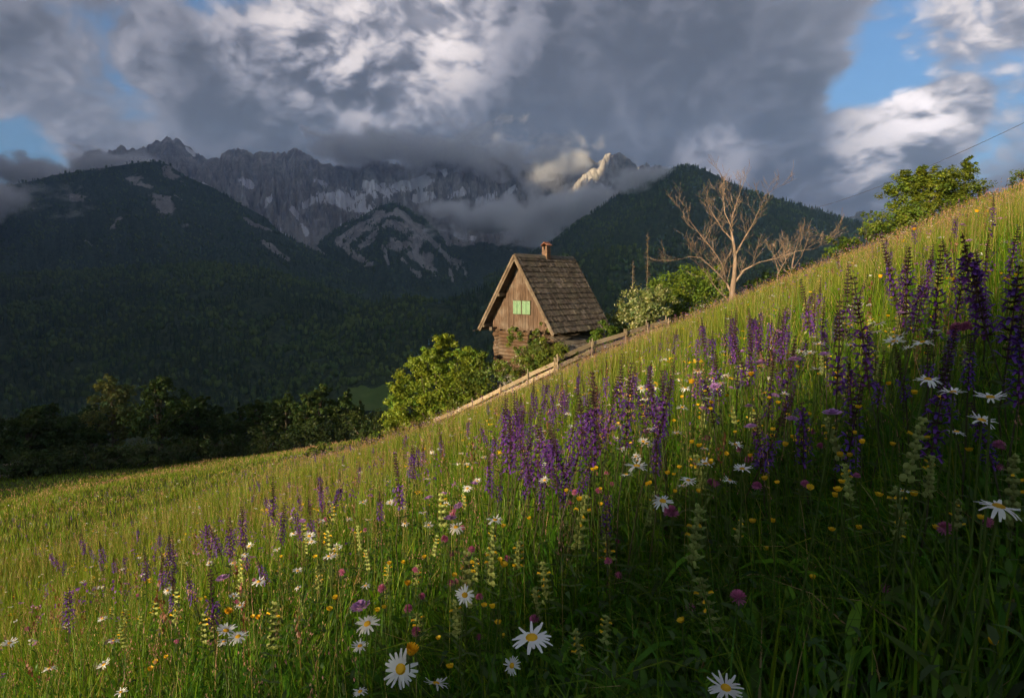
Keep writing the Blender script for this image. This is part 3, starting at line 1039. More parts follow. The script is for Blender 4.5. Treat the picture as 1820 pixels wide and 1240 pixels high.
    ring = [(-HALF - 0.13 + 0.07 * math.cos(a), 0.0, -0.06 + 0.07 * math.sin(a)) for a in [math.pi + i * math.pi / 6 for i in range(7)]]
    ring2 = [(-HALF - 0.13 + 0.055 * math.cos(a), 0.0, -0.06 + 0.055 * math.sin(a)) for a in [2 * math.pi - i * math.pi / 6 for i in range(7)]]
    b.prism([(x, -0.35, z) for x, y, z in ring + ring2], (0, LEN + 0.4, 0)); b.build('gutter', M_METAL, t)
    # lean-to on the right
    LT0, LT1 = Vector((HALF - 0.70, 0.55, -0.20)), Vector((HALF + 1.25, 0.55, -1.12))
    u = (LT1 - LT0).normalized(); nrm = Vector((-u.z, 0, u.x))
    ll = (LT1 - LT0).length
    Q = lambda s, y, h: LT0 + u * s + Vector((0, y, 0)) + nrm * h
    b = MB(); b.quad_box([Q(0, 0, -.06), Q(ll, 0, -.06), Q(ll, 4.5, -.06), Q(0, 4.5, -.06), Q(0, 0, 0), Q(ll, 0, 0), Q(ll, 4.5, 0), Q(0, 4.5, 0)])
    lean = b.build('lean_to_roof', W_DARKBEAM, t)
    for k in range(4):
        c = MB(); y = -0.04
        s1 = (k + 1) * ll / 4 + 0.03; s0 = max(0, s1 - ll / 4 * 1.3)
        while y < 4.5:
            w = rr.uniform(0.10, 0.2); g = rr.uniform(0.95, 1.7); th = rr.uniform(.02, .035)
            e = rr.uniform(-.03, .03)
            c.quad_box([Q(s0, y + .005, .005), Q(s1 + e, y + .005, .03), Q(s1 + e, y + w - .005, .03), Q(s0, y + w - .005, .005), Q(s0, y + .005, .017), Q(s1 + e, y + .005, .03 + th), Q(s1 + e, y + w - .005, .03 + th), Q(s0, y + w - .005, .017)], (g, g * .97, g * .93))
            y += w
        o = c.build('shingle_course', W_SHINGLE, lean); o['kind'] = 'stuff'
    b = MB(); b.bar(Q(0, -0.07, -0.03), Q(ll + .05, -0.07, -0.03), 0.035, 0.15, (0, 1, 0)); b.build('verge_board', W_TRIM, t)
    b = MB(); b.box(HALF + 0.95, HALF + 1.05, 0.75, 4.8, -3.2, -1.06); b.build('lean_to_wall', W_GABLE, t)
    for y in (0.75, 2.6, 4.6):
        b = MB(); b.box(HALF + 0.85, HALF + 0.97, y, y + 0.12, -4.4, -1.02); b.build('post', W_DARKBEAM, t)
    # chimney
    cy = 2.75
    b = MB()
    z = RISE - 0.5; row = 0
    while z < RISE + 0.62:
        for (x0, x1, y0, y1) in ((-0.21, 0.21, cy - 0.21, cy + 0.21),):
            off = 0.07 if row % 2 else 0.0
            for side in range(4):
                for q in range(3):
                    a = -0.21 + q * 0.14 + 0.004; e = a + 0.132
                    g = rr.uniform(0.7, 1.25); col = (g, g * rr.uniform(.9, 1), g * rr.uniform(.85, 1))
                    d = rr.uniform(0, 0.008)
                    opening = side in (0, 2) and q == 1 and RISE + 0.36 < z < RISE + 0.58
                    if opening: continue
                    if side == 0: b.box(a, e, cy - 0.215 - d, cy - 0.155, z, z + 0.062, col)
                    if side == 1: b.box(0.155, 0.215 + d, cy + a + .002, cy + e - .002, z + .001, z + 0.063, col)
                    if side == 2: b.box(a, e, cy + 0.155, cy + 0.215 + d, z, z + 0.062, col)
                    if side == 3: b.box(-0.215 - d, -0.155, cy + a + .002, cy + e - .002, z + .001, z + 0.063, col)
        z += 0.07; row += 1
    ch = b.build('chimney', M_BRICK, t)
    b = MB(); b.box(-0.15, 0.15, cy - 0.15, cy + 0.15, RISE - 0.5, RISE + 0.6); b.build('flue', M_SOOT_HOLE, ch)
    b = MB()
    for sd in (-1, 1):
        for q in range(3):
            y0 = cy - 0.29 + q * 0.2
            b.prism([(sd * 0.02, y0, RISE + 0.80), (sd * 0.30, y0, RISE + 0.635), (sd * 0.31, y0, RISE + 0.665), (sd * 0.02, y0, RISE + 0.835)], (0, 0.185 + 0.01 * q, 0), (1, 1, 1))
    b.tube([(0, cy - 0.31, RISE + 0.83), (0, cy + 0.31, RISE + 0.83)], [0.05, 0.05], 7)
    b.build('cap_tiles', M_TILE, ch)
    ch.scale = (0.82, 0.82, 0.93); ch.location = (0, cy * 0.18, RISE * 0.07)
    return t


make_cabin()


# ------------------------------------------------------------------ fences
def gpt(px, D, dz=0.0):
    x = ray(px, 620)[0] * D
    # account for the pitch: the column px fixes x against depth along the tilted axis only weakly
    return Vector((x, D, float(ground(x, D)) + dz))


def make_fence(label, nodes, rails, post_every, seed, post_h=1.08):
    rr = random.Random(seed)
    pts = [gpt(px, D) for px, D in nodes]
    t = thing('board_fence', label, 'fence', tuple(pts[0]), 0, 'board fences around the cabin')
    o = pts[0]
    acc = []
    for a, b in zip(pts[:-1], pts[1:]):
        L = (b - a).length; n = max(1, round(L / post_every))
        for i in range(n):
            acc.append(a.lerp(b, i / n))
    acc.append(pts[-1])
    acc = [Vector((p.x, p.y, float(ground(p.x, p.y)))) for p in acc]
    for p in acc:
        for k in (0, 1):
            b = MB()
            tilt = Vector((rr.uniform(-.04, .04), rr.uniform(-.04, .04), 0))
            d = (acc[-1] - acc[0]); d.z = 0; d.normalize(); nrm = Vector((d.y, -d.x, 0))
            base = p - o + nrm * (0.07 if k else -0.07)
            b.tube([base + Vector((0, 0, -0.3)), base + Vector((0, 0, 0.4)) + tilt * .5, base + Vector((0, 0, post_h + rr.uniform(-.08, .16))) + tilt], [0.032, 0.03, 0.024], 6)
            b.build('post', W_RAIL, t, True)
    for a, c in zip(acc[:-1], acc[1:]):
        d = (c - a).normalized()
        for h, w in rails:
            b = MB()
            j0, j1 = rr.uniform(-.03, .03), rr.uniform(-.03, .03)
            e = 0.12
            mid = (a + c) / 2
            p0 = a - o - d * e + Vector((0, 0, h + j0)); p1 = c - o + d * e + Vector((0, 0, h + j1))
            b.bar(p0, p1, 0.035, w * rr.uniform(0.85, 1.1))
            b.build('rail', W_RAIL, t)
    return t


make_fence('pale weathered board fence curving downhill in front of the cabin gable', [(986, 31.0), (940, 31.6), (890, 32.4), (840, 33.2), (800, 33.8), (772, 34.0)], [(0.86, 0.19), (0.52, 0.20), (0.18, 0.17)], 1.35, 5)
make_fence('shaded board fence climbing from the corner post past the lean-to', [(990, 31.0), (1050, 32.3), (1110, 33.7), (1185, 35.6)], [(0.98, 0.20), (0.62, 0.20), (0.26, 0.18)], 1.7, 6, 1.2)


# ------------------------------------------------------------------ leaves, shrubs, trees
def leaf_cloud(cent, rad, per, size, rng, base, var=0.25, up=0.35, warm=None, long=1.5):
    """diamond leaves gathered round clump centres -> verts, quads, colours"""
    n = len(cent) * per
    ci = np.repeat(np.arange(len(cent)), per)
    g = rng.standard_normal((n, 3)); g /= np.linalg.norm(g, axis=1)[:, None]
    rr_ = rng.random(n) ** 0.45
    P = cent[ci] + g * (rr_ * rad[ci])[:, None] * np.array([1, 1, 0.75])
    nrm = g * 0.8 + rng.standard_normal((n, 3)) * 0.6 + np.array([0, 0, up * 2])
    nrm /= np.linalg.norm(nrm, axis=1)[:, None]
    t = rng.standard_normal((n, 3)) + np.array([0, 0, -0.25])
    t -= nrm * (t * nrm).sum(1)[:, None]; t /= np.linalg.norm(t, axis=1)[:, None]
    s = np.cross(nrm, t)
    L = size * rng.uniform(0.6, 1.3, n)[:, None]
    W = L / long
    V = np.stack([P - t * L * 0.5, P + s * W * 0.5 + nrm * L * 0.06, P + t * L * 0.5, P - s * W * 0.5 + nrm * L * 0.06], 1)
    F = np.arange(n * 4).reshape(n, 4)
    base = np.array(base)
    k = 1 + var * rng.standard_normal((len(cent), 1))[ci] * 0.6 + var * rng.standard_normal((n, 1)) * 0.5
    C = base * np.clip(k, 0.45, 1.8)
    hue = rng.standard_normal((len(cent), 1))[ci] * 0.10 + rng.standard_normal((n, 1)) * 0.06
    C = C * np.concatenate([1 + hue, np.ones_like(hue), 1 - hue], 1)
    if warm is not None:
        w = rng.random(n) < warm[0]
        C[w] = np.array(warm[1]) * rng.uniform(0.7, 1.2, (w.sum(), 1))
    return V.reshape(-1, 3), F, np.repeat(C, 4, 0)


LEAF = leaf_mat('leaves', 0.38, 0.014)


def blob_points(lobes, rng, hollow=0.5):
    """clump centres through lobes (cx, cy, cz, rx, ry, rz, n)"""
    out, rad = [], []
    for cx, cy, cz, rx, ry, rz, n in lobes:
        g = rng.standard_normal((n, 3)); g /= np.linalg.norm(g, axis=1)[:, None]
        r = (hollow + (1 - hollow) * rng.random(n)) * (1 + 0.16 * rng.standard_normal(n))
        out.append(np.array([cx, cy, cz]) + g * r[:, None] * np.array([rx, ry, rz]))
        rad.append(np.full(n, 0.30 * (rx * ry * rz) ** (1 / 3)) * rng.uniform(0.6, 1.3, n))
    return np.vstack(out), np.concatenate(rad)


def plant(name, label, cat, base, lobes, per, size, color, seed, group=None, stems=5, trunk_r=0.06, warm=None, var=0.28, mat=None, hollow=0.45, up=0.35, crown_name='crown', trunk_name='trunk', long=1.5, min_rad=0.0, bark=None):
    rng = np.random.default_rng(seed); rr = random.Random(seed)
    t = thing(name, label, cat, tuple(base), 0, group)
    cent, rad = blob_points(lobes, rng, hollow)
    keep = cent[:, 2] > 0.05
    cent, rad = cent[keep], np.maximum(rad[keep], min_rad)
    V, F, C = leaf_cloud(cent, rad, per, size, rng, color, var, up, warm, long)
    link(crown_name, big_mesh(crown_name, V, F, mat or LEAF, C), t)
    b = MB()
    idx = rng.permutation(len(cent))[:stems * 4]
    roots = [Vector((rr.uniform(-1, 1) * trunk_r * 3, rr.uniform(-1, 1) * trunk_r * 3, -0.15)) for _ in range(stems)]
    zmid = np.mean(cent[:, 2])
    for k, i in enumerate(idx):
        p0 = roots[k % stems]
        e = Vector(cent[i])
        m1 = p0.lerp(e, 0.35) + Vector((rr.uniform(-.1, .1), rr.uniform(-.1, .1), 0.12)) * e.length * .3
        m2 = p0.lerp(e, 0.7) + Vector((rr.uniform(-.1, .1), rr.uniform(-.1, .1), 0.1)) * e.length * .3
        q = trunk_r * (1.0 if k < stems else 0.5)
        b.tube([p0, m1, m2, e], [q, q * 0.7, q * 0.45, q * 0.2], 5)
    b.build(trunk_name, bark or W_BARK, t, True)
    return t


def tree(name, label, cat, base, h, lobes, per, size, color, seed, group=None, trunk_r=0.2, **kw):
    """single trunk with limbs reaching into the crown lobes"""
    rng = np.random.default_rng(seed); rr = random.Random(seed)
    t = thing(name, label, cat, tuple(base), rr.uniform(-.2, .2), group)
    cent, rad = blob_points(lobes, rng, kw.get('hollow', 0.4))
    V, F, C = leaf_cloud(cent, rad, per, size, rng, color, kw.get('var', 0.28), kw.get('up', 0.35), kw.get('warm'), kw.get('long', 1.5))
    link('crown', big_mesh('crown', V, F, kw.get('mat') or LEAF, C), t)
    b = MB()
    top = Vector((rr.uniform(-.3, .3), rr.uniform(-.3, .3), h * 0.8))
    spine = [Vector((0, 0, -0.4)), Vector((rr.uniform(-.1, .1), 0, h * 0.25)), Vector((rr.uniform(-.2, .2), rr.uniform(-.2, .2), h * 0.5)), top]
    b.tube(spine, [trunk_r * 1.25, trunk_r, trunk_r * 0.65, trunk_r * 0.15], 7)
    for i in rng.permutation(len(cent))[:26]:
        e = Vector(cent[i])
        f = min(0.9, max(0.15, e.z / h * 0.65)) * 3
        k = min(2, int(f)); p0 = spine[k].lerp(spine[k + 1], f - k)
        m = p0.lerp(e, 0.5) + Vector((0, 0, 0.08 * (e - p0).length))
        q = trunk_r * 0.32 * (1.2 - f / 3)
        b.tube([p0, m, e], [q, q * .6, q * .2], 5)
    b.build('trunk', kw.get('bark') or W_BARK, t, True)
    return t


# big hazel at the left of the cabin
B = gpt(778, 35.0)
hz = -1.4 - B.z + 0.0
plant('hazel_bush', 'large bright green leafy bush at the downhill corner of the cabin', 'bush', B, [(-1.6, -0.3, 1.5, 1.4, 1.3, 1.5, 70), (0.0, 0.2, 2.7, 1.6, 1.5, 1.7, 95), (1.5, 0.3, 3.0, 1.5, 1.4, 1.9, 90),
    (0.7, 0, 1.3, 2.2, 1.4, 1.2, 80), (-0.7, 0.2, 4.1, 1.1, 1.0, 1.1, 44), (-2.2, -0.4, 0.9, 0.8, 0.9, 0.9, 34), (0.5, 0.3, 5.1, 0.9, 0.8, 0.9, 34), (1.9, 0.3, 4.6, 0.9, 0.8, 0.8, 30), (-1.9, 0, 2.9, 0.9, .9, .9, 34)], 78, 0.135, (0.15, 0.20, 0.022), 101, stems=7, trunk_r=0.07)
B = gpt(845, 34.6)
plant('lilac_bush', 'olive green leafy bush against the projecting log ends', 'bush', B, [(0.2, 0, 1.7, 1.2, 1.0, 1.5, 60), (0.4, 0.2, 2.9, 0.9, 0.8, 0.9, 34), (-0.6, 0, 1.0, 1.0, 0.9, 0.9, 36)], 52, 0.14, (0.11, 0.15, 0.028), 102, stems=5)
B = gpt(693, 34.5)
plant('low_bush', 'small rounded green bush at the foot of the large bright bush', 'bush', B, [(0, 0, 0.7, 0.9, 0.8, 0.8, 40), (0.9, .2, 0.5, 0.7, 0.6, 0.6, 24)], 55, 0.13, (0.085, 0.14, 0.022), 103, stems=4, trunk_r=0.03)
B = gpt(930, 32.6)
plant('climbing_shrub', 'loose pale green shrub growing up the front log wall', 'shrub', B, [(0.0, 0, 1.6, 1.15, 0.5, 1.2, 66), (-0.35, 0.2, 3.0, 0.55, 0.4, 0.8, 26), (0.85, 0.2, 3.1, 0.55, 0.4, 0.8, 26), (0.45, 0.1, 2.1, 0.8, 0.5, 0.9, 34), (-1.0, 0, 1.3, 0.7, .5, .9, 30)], 46, 0.095, (0.12, 0.165, 0.03), 104, stems=6, trunk_r=0.025, warm=(0.02, (0.5, 0.5, 0.42)))
B = gpt(985, 31.8)
plant('currant_bush', 'rounded green bush by the corner post beside the lean-to', 'bush', B, [(0.1, 0, 1.15, 1.05, 0.7, 0.85, 54), (-0.9, 0, 0.95, 0.9, 0.6, 0.75, 34)], 60, 0.10, (0.12, 0.155, 0.024), 105, stems=5, trunk_r=0.025)
B = gpt(1075, 34.0)
plant('young_shrub', 'small bright green shrub leaning over the shaded fence', 'shrub', B, [(0.0, 0, 1.5, 0.75, 0.6, 0.65, 32), (-0.5, 0, 1.1, 0.5, 0.5, 0.4, 14)], 45, 0.13, (0.085, 0.145, 0.020), 106, stems=4, trunk_r=0.03)
B = gpt(1135, 38.5)
plant('elder_shrub', 'pale cream flowering shrub behind the shaded fence', 'shrub', B, [(0, 0, 3.0, 1.6, 1.3, 1.5, 76), (1.0, .2, 3.5, 1.2, 1.0, 1.2, 48), (-0.9, 0, 2.2, 1.1, 0.9, 1.2, 38)], 50, 0.15, (0.17, 0.20, 0.07), 107, stems=6, trunk_r=0.06, warm=(0.13, (0.46, 0.44, 0.27)))
B = gpt(1215, 42)
plant('green_thicket', 'dense bright green bush between the flowering shrub and the bare tree', 'bush', B, [(0, 0, 4.2, 1.9, 1.5, 1.9, 90), (1.7, .3, 4.3, 1.5, 1.3, 1.8, 70), (-1.6, .2, 4.0, 1.4, 1.2, 1.7, 56), (0.4, -.5, 1.8, 2.6, 1.2, 1.3, 70)], 54, 0.15, (0.12, 0.18, 0.024), 108, stems=7, trunk_r=0.07)
B = gpt(1275, 36)
plant('low_bush', 'dark low bush under the bare tree', 'bush', B, [(0, 0, 0.7, 1.1, 0.8, 0.7, 44), (1.3, .3, 0.7, 0.8, 0.7, 0.6, 24)], 50, 0.12, (0.05, 0.085, 0.018), 109, stems=4, trunk_r=0.03)
B = gpt(1385, 37)
plant('low_bush', 'low green bush around the foot of the smaller bare tree', 'bush', B, [(0, 0, 1.3, 1.3, 0.9, 0.9, 50), (1.6, .3, 1.6, 1.0, 0.8, 0.8, 34), (-1.3, 0, 1.0, 0.9, 0.7, 0.7, 26)], 50, 0.13, (0.06, 0.10, 0.018), 110, stems=5, trunk_r=0.03)
B = gpt(1490, 33)
plant('low_bush', 'small bright bush on the crest beyond the bare trees', 'bush', B, [(0, 0, 0.9, 0.9, 0.7, 0.75, 38), (0.8, 0, 0.7, 0.7, 0.6, 0.5, 22)], 50, 0.12, (0.09, 0.14, 0.02), 111, stems=4, trunk_r=0.03)
B = gpt(1578, 33.5)
plant('crest_bush', 'dome shaped green bush on the crest below the leafy tree', 'bush', B, [(0, 0, 1.1, 1.35, 0.9, 1.1, 70), (1.0, .1, 1.4, 1.0, 0.8, 1.0, 46), (-1.0, 0, 0.7, 0.8, 0.6, 0.7, 26)], 56, 0.11, (0.12, 0.17, 0.022), 112, stems=5, trunk_r=0.03)
B = gpt(1528, 31)
plant('wispy_sapling', 'thin arching sapling beside the dome shaped bush', 'sapling', B, [(0, 0, 1.2, 0.22, 0.2, 0.7, 12), (0.2, 0, 1.9, 0.5, 0.2, 0.2, 10)], 26, 0.10, (0.10, 0.15, 0.03), 113, stems=2, trunk_r=0.02)
# leafy tree on the crest
B = gpt(1632, 35); B.z -= 0.5
tree('ash_tree', 'spreading leafy tree on the crest with dark inner boughs', 'tree', B, 4.6, [(-1.2, 0, 3.1, 1.2, 1.0, 0.85, 66), (0.4, 0.2, 3.7, 1.3, 1.2, 0.75, 74), (-0.5, -.2, 2.0, 1.4, 1.1, 0.6, 56), (1.2, 0, 2.5, 1.1, 1.0, 0.7, 50), (-0.9, .1, 4.1, 0.9, 0.8, 0.5, 30), (0, 0, 2.8, 1.0, .9, .9, 30)],
     58, 0.13, (0.14, 0.185, 0.026), 121, trunk_r=0.10, up=0.8, var=0.35)
B = gpt(1690, 35.5); B.z -= 0.6
tree('ash_tree', 'narrower leafy tree touching the spreading tree on the crest', 'tree', B, 4.3, [(0, 0, 3.0, 1.1, 1.0, 1.0, 60), (0.8, 0.2, 2.2, 1.0, 0.9, 0.8, 44), (-0.6, 0, 1.9, 0.9, 0.9, 0.8, 36), (0.3, 0, 4.0, 0.5, 0.5, 0.45, 16)],
     56, 0.13, (0.13, 0.175, 0.026), 122, trunk_r=0.08, up=0.8, var=0.35)
B = gpt(1800, 33); B.z -= 0.3
plant('crest_bush', 'low tuft of green scrub on the highest part of the crest', 'bush', B, [(0, 0, 1.0, 1.0, 0.8, 0.8, 40), (0.9, .1, 1.3, 0.9, 0.8, 0.7, 30)], 46, 0.11, (0.085, 0.125, 0.024), 123, stems=4, trunk_r=0.025)


# ------------------------------------------------------------------ bare trees
def grow(b, p, d, r, length, depth, rr, flat=0.6, up=0.12, minr=0.0068):
    n = 4
    pts, rad = [p], [r]
    cur = Vector(p); dr = Vector(d).normalized()
    for i in range(n):
        dr = (dr + Vector((rr.uniform(-1, 1), rr.uniform(-1, 1) * flat, rr.uniform(-.7, .9) + up)) * 0.24).normalized()
        cur = cur + dr * (length / n)
        pts.append(cur.copy()); rad.append(max(minr, r * (1 - 0.62 * (i + 1) / n)))
    b.tube(pts, rad, 6 if r > 0.03 else 3, cap=False)
    if depth <= 0: return
    for i in range(1, n + 1):
        for q in range(2 if i == n else 1):
            if rr.random() < 0.66:
                side = Vector((rr.uniform(-1, 1), rr.uniform(-1, 1) * flat, rr.uniform(-.25, 0.8)))
                nd = (dr * 0.75 + side * 0.8).normalized()
                grow(b, pts[i], nd, max(minr, rad[i] * rr.uniform(0.45, 0.7)), length * rr.uniform(0.5, 0.82), depth - 1, rr, flat, up, minr)


def bare_tree(name, label, D, trunk, limbs, seed, depth=2, base_r=0.2, twig=1.0):
    rr = random.Random(seed)
    o = gpt(trunk[0][0], D)
    t = thing(name, label, 'tree', tuple(o), 0, None)
    def W(px, py, dd=0.0):
        return at(px, py, D + dd) - o
    b = MB()
    pts = [W(*p[:2]) for p in trunk]; pts[0].z = -0.3
    b.tube(pts, [p[2] for p in trunk], 9, cap=False)
    tb = b.build('trunk', W_DEAD, t, True)
    for limb in limbs:
        b = MB()
        pts = [W(q[0], q[1], q[3] if len(q) > 3 else 0) for q in limb]
        rad = [q[2] for q in limb]
        b.tube(pts, rad, 7, cap=False)
        for i in range(1, len(pts)):
            d = (pts[i] - pts[i - 1])
            for q in range(2):
                side = Vector((rr.uniform(-1, 1), rr.uniform(-1, 1), rr.uniform(-.2, 0.9)))
                start = pts[i - 1].lerp(pts[i], rr.uniform(0.2, 1.0))
                grow(b, start, (d.normalized() * 0.7 + side * 0.8), max(0.007, rad[i] * 0.5), twig * rr.uniform(0.6, 1.3), depth, rr)
        grow(b, pts[-1], pts[-1] - pts[-2], rad[-1], twig * 0.8, depth, rr)
        b.build('limb', W_DEAD, t, True)
    return t


bare_tree('dead_tree', 'tall bare dead tree with spreading reddish limbs beside the thicket', 33.5,
    [(1300, 545, 0.19), (1302, 515, 0.145), (1305, 490, 0.12), (1307, 460, 0.095), (1305, 435, 0.07)],
    [[(1305, 440, 0.0737), (1300, 412, 0.0570), (1302, 385, 0.0402, .2), (1310, 358, 0.0235), (1318, 335, 0.0121)],
     [(1306, 455, 0.0602), (1322, 425, 0.0402, -.3), (1338, 398, 0.0267, -.3), (1350, 372, 0.0147), (1362, 345, 0.0080)],
     [(1308, 500, 0.0670), (1322, 480, 0.0502, -.2), (1350, 466, 0.0369, -.3), (1385, 458, 0.0267, -.3), (1418, 446, 0.0167, -.4), (1448, 442, 0.0080, -.4)],
     [(1300, 520, 0.0737), (1290, 500, 0.0570, .2), (1284, 470, 0.0402, .3), (1268, 445, 0.0301), (1245, 418, 0.0201), (1228, 395, 0.0095)],
     [(1290, 500, 0.0502), (1268, 478, 0.0369, -.3), (1246, 458, 0.0267, -.3), (1226, 456, 0.0161, -.3), (1205, 462, 0.0080, -.2)],
     [(1304, 430, 0.0468), (1285, 408, 0.0301, .4), (1270, 385, 0.0201, .5), (1258, 365, 0.0095, .4)],
     [(1300, 538, 0.0468), (1282, 522, 0.0335, -.2), (1270, 508, 0.0201, -.3), (1262, 498, 0.0095, -.3)],
     [(1303, 410, 0.0335), (1288, 378, 0.0213, -.4), (1286, 350, 0.0107, -.3)]], 41, depth=2, twig=0.95)
bare_tree('bare_tree', 'slender bare grey sapling with upright twigs behind the dead tree', 37,
    [(1405, 505, 0.07), (1407, 480, 0.055), (1410, 460, 0.04)],
    [[(1408, 475, 0.04), (1412, 450, 0.03), (1420, 425, 0.016)], [(1406, 485, 0.04), (1396, 462, 0.028), (1392, 438, 0.014)],
     [(1408, 480, 0.035), (1425, 455, 0.024), (1434, 430, 0.012)], [(1406, 490, 0.03), (1386, 472, 0.02), (1376, 452, 0.012)]], 43, depth=2, twig=0.62)
bare_tree('bare_tree', 'small leaning bare sapling beside the shaded low bush', 36,
    [(1380, 512, 0.05), (1382, 492, 0.04), (1384, 476, 0.03)],
    [[(1383, 482, 0.03), (1378, 462, 0.02), (1372, 446, 0.011)], [(1383, 486, 0.026), (1392, 470, 0.018), (1400, 458, 0.01)]], 44, depth=2, twig=0.5)


def snag(label, px, top, base, D, seed):
    """slim nearly bare conifer"""
    rr = random.Random(seed)
    o = gpt(px, D)
    h = at(px, top, D).z - o.z
    t = thing('bare_spruce', label, 'tree', tuple(o))
    b = MB()
    b.tube([(0, 0, -0.3), (0.03, 0, h * 0.5), (0, 0, h)], [0.10, 0.06, 0.012], 6)
    b.build('trunk', W_BARK, t, True)
    b = MB()
    z = h * 0.42
    while z < h * 0.98:
        l = (0.12 + 0.5 * (1 - z / h)) * rr.uniform(0.6, 1.2)
        a = rr.uniform(0, 6.28)
        e = Vector((math.cos(a) * l, math.sin(a) * l, z + rr.uniform(-.12, .08)))
        b.tube([(0, 0, z), Vector((e.x * .5, e.y * .5, z + .03)), e], [0.02, 0.014, 0.005], 4, cap=False)
        for q in range(4):
            f = rr.uniform(.3, 1); s = Vector((0, 0, z)).lerp(e, f)
            b.tube([s, s + Vector((rr.uniform(-.1, .1), rr.uniform(-.1, .1), rr.uniform(-.1, .06)))], [0.012, 0.004], 3, cap=False)
        z += rr.uniform(0.05, 0.11)
    b.build('branches', W_BARK, t)


snag('slim dark bare conifer rising behind the green thicket', 1147, 412, 560, 44, 61)
snag('shorter slim bare conifer rising behind the flowering shrub', 1122, 462, 560, 43, 62)


# ------------------------------------------------------------------ dark trees on the shaded field
def field_trees():
    rng = random.Random(90)
    spec = [ # px, top, D, half width m, kind, label
        (192, 655, 68, 3.4, 'birch', 'pale feathery birch tree at the shaded field edge'),
        (275, 657, 66, 4.0, 'dark', 'tall dark domed tree next to the pale birch'),
        (40, 716, 60, 3.6, 'dark', 'dark broad tree over the low timber stack'),
        (112, 742, 63, 3.0, 'dark', 'dark round tree between the broad tree and the birch'),
        (345, 700, 72, 3.4, 'dark', 'dark sloping tree leaning out from the domed tree'),
        (405, 728, 80, 2.6, 'mid', 'small dark tree in the gap of the shaded tree row'),
        (450, 706, 76, 2.9, 'mid', 'dull green tree beside the gap in the tree row'),
        (505, 690, 74, 2.8, 'mid', 'ragged dull green tree amid the shaded row'),
        (565, 678, 71, 3.6, 'mid', 'wide dull green tree near the end of the shaded row'),
        (612, 690, 73, 2.2, 'mid', 'narrow tree ending the shaded row above the pasture'),
        (75, 708, 84, 3.6, 'dark', 'dark tree standing behind the broad and the round tree'),
        (150, 715, 86, 3.4, 'dark', 'dark tree showing between the round tree and the birch'),
        (320, 695, 86, 3.6, 'dark', 'dark tree standing behind the domed and the sloping tree'),
        (375, 716, 84, 3.2, 'dark', 'dark tree standing behind the sloping tree'),
        (480, 705, 88, 3.4, 'mid', 'dull green tree standing behind the ragged tree'),
        (535, 700, 86, 3.2, 'mid', 'dull green tree standing behind the wide tree'),
        (-40, 730, 64, 3.6, 'dark', 'dark tree at the outer end of the shaded row')]
    for i, (px, top, D, hw, kind, label) in enumerate(spec):
        o = gpt(px, D)
        h = at(px, top, D).z - o.z
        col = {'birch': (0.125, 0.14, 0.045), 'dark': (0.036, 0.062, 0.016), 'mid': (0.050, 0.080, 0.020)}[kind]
        r = random.Random(200 + i)
        lobes = []
        nl = 9 if kind != 'birch' else 11
        for k in range(nl):
            f = (k + 0.5) / nl
            z = h * (0.22 + 0.66 * f)
            w = hw * (math.sin(math.pi * (0.16 + 0.80 * f)) ** 0.8)
            a = k * 2.4 + r.random()
            lobes.append((math.cos(a) * w * 0.5, math.sin(a) * w * 0.5, z, w * 0.62, w * 0.62, h * (0.10 if kind == 'birch' else 0.13), 26))
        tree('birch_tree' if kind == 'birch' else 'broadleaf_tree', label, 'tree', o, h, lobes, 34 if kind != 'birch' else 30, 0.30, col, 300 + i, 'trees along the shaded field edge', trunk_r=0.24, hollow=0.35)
    # undergrowth along the field edge
    k = 0
    for px, top, D, label in ((60, 790, 56, 'dark shrub at the field edge in front of the broad tree'), (150, 782, 58, 'dark shrub below the birch'), (235, 790, 60, 'dark shrub below the domed tree'), (320, 775, 64, 'dark shrub under the sloping tree'),
                       (395, 770, 68, 'dark shrub under the gap in the row'), (470, 756, 66, 'dark shrub under the ragged tree'), (540, 752, 64, 'dark shrub under the wide tree'), (600, 742, 66, 'dark shrub by the narrow end tree'), (650, 722, 62, 'dark shrub beside the pasture edge'), (5, 800, 54, 'dark shrub at the outer end of the row')):
        o = gpt(px, D)
        h = max(1.6, at(px, top, D).z - o.z)
        w = 2.6
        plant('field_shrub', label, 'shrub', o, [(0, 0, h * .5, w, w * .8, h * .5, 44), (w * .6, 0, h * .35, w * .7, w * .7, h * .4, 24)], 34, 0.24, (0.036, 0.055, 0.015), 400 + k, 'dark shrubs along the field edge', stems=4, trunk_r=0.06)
        k += 1
    o = gpt(565, 37)
    plant('low_bush', 'small sunlit bush poking over the meadow edge', 'bush', o, [(0, 0, 0.55, 0.8, 0.6, 0.55, 26), (0.9, 0, 0.45, 0.5, 0.5, 0.4, 14), (-0.7, 0.1, 0.3, 0.4, 0.4, 0.3, 8)], 40, 0.13, (0.085, 0.125, 0.022), 450, stems=4, trunk_r=0.02)
    # small dark conifers by the pasture
    for j, (px, top, D, label) in enumerate(((638, 712, 80, 'small dark spruce at the corner of the pasture'), (420, 715, 92, 'dark spruce behind the gap in the tree row'))):
        o = gpt(px, D); h = at(px, top, D).z - o.z
        lob = [(0, 0, h * (0.12 + 0.84 * q / 8), 1.7 * (1 - q / 8.6), 1.7 * (1 - q / 8.6), h * .05, 18) for q in range(9)]
        tree('spruce_tree', label, 'tree', o, h * 1.2, lob, 24, 0.26, (0.024, 0.036, 0.014), 460 + j, None, trunk_r=0.14)


field_trees()


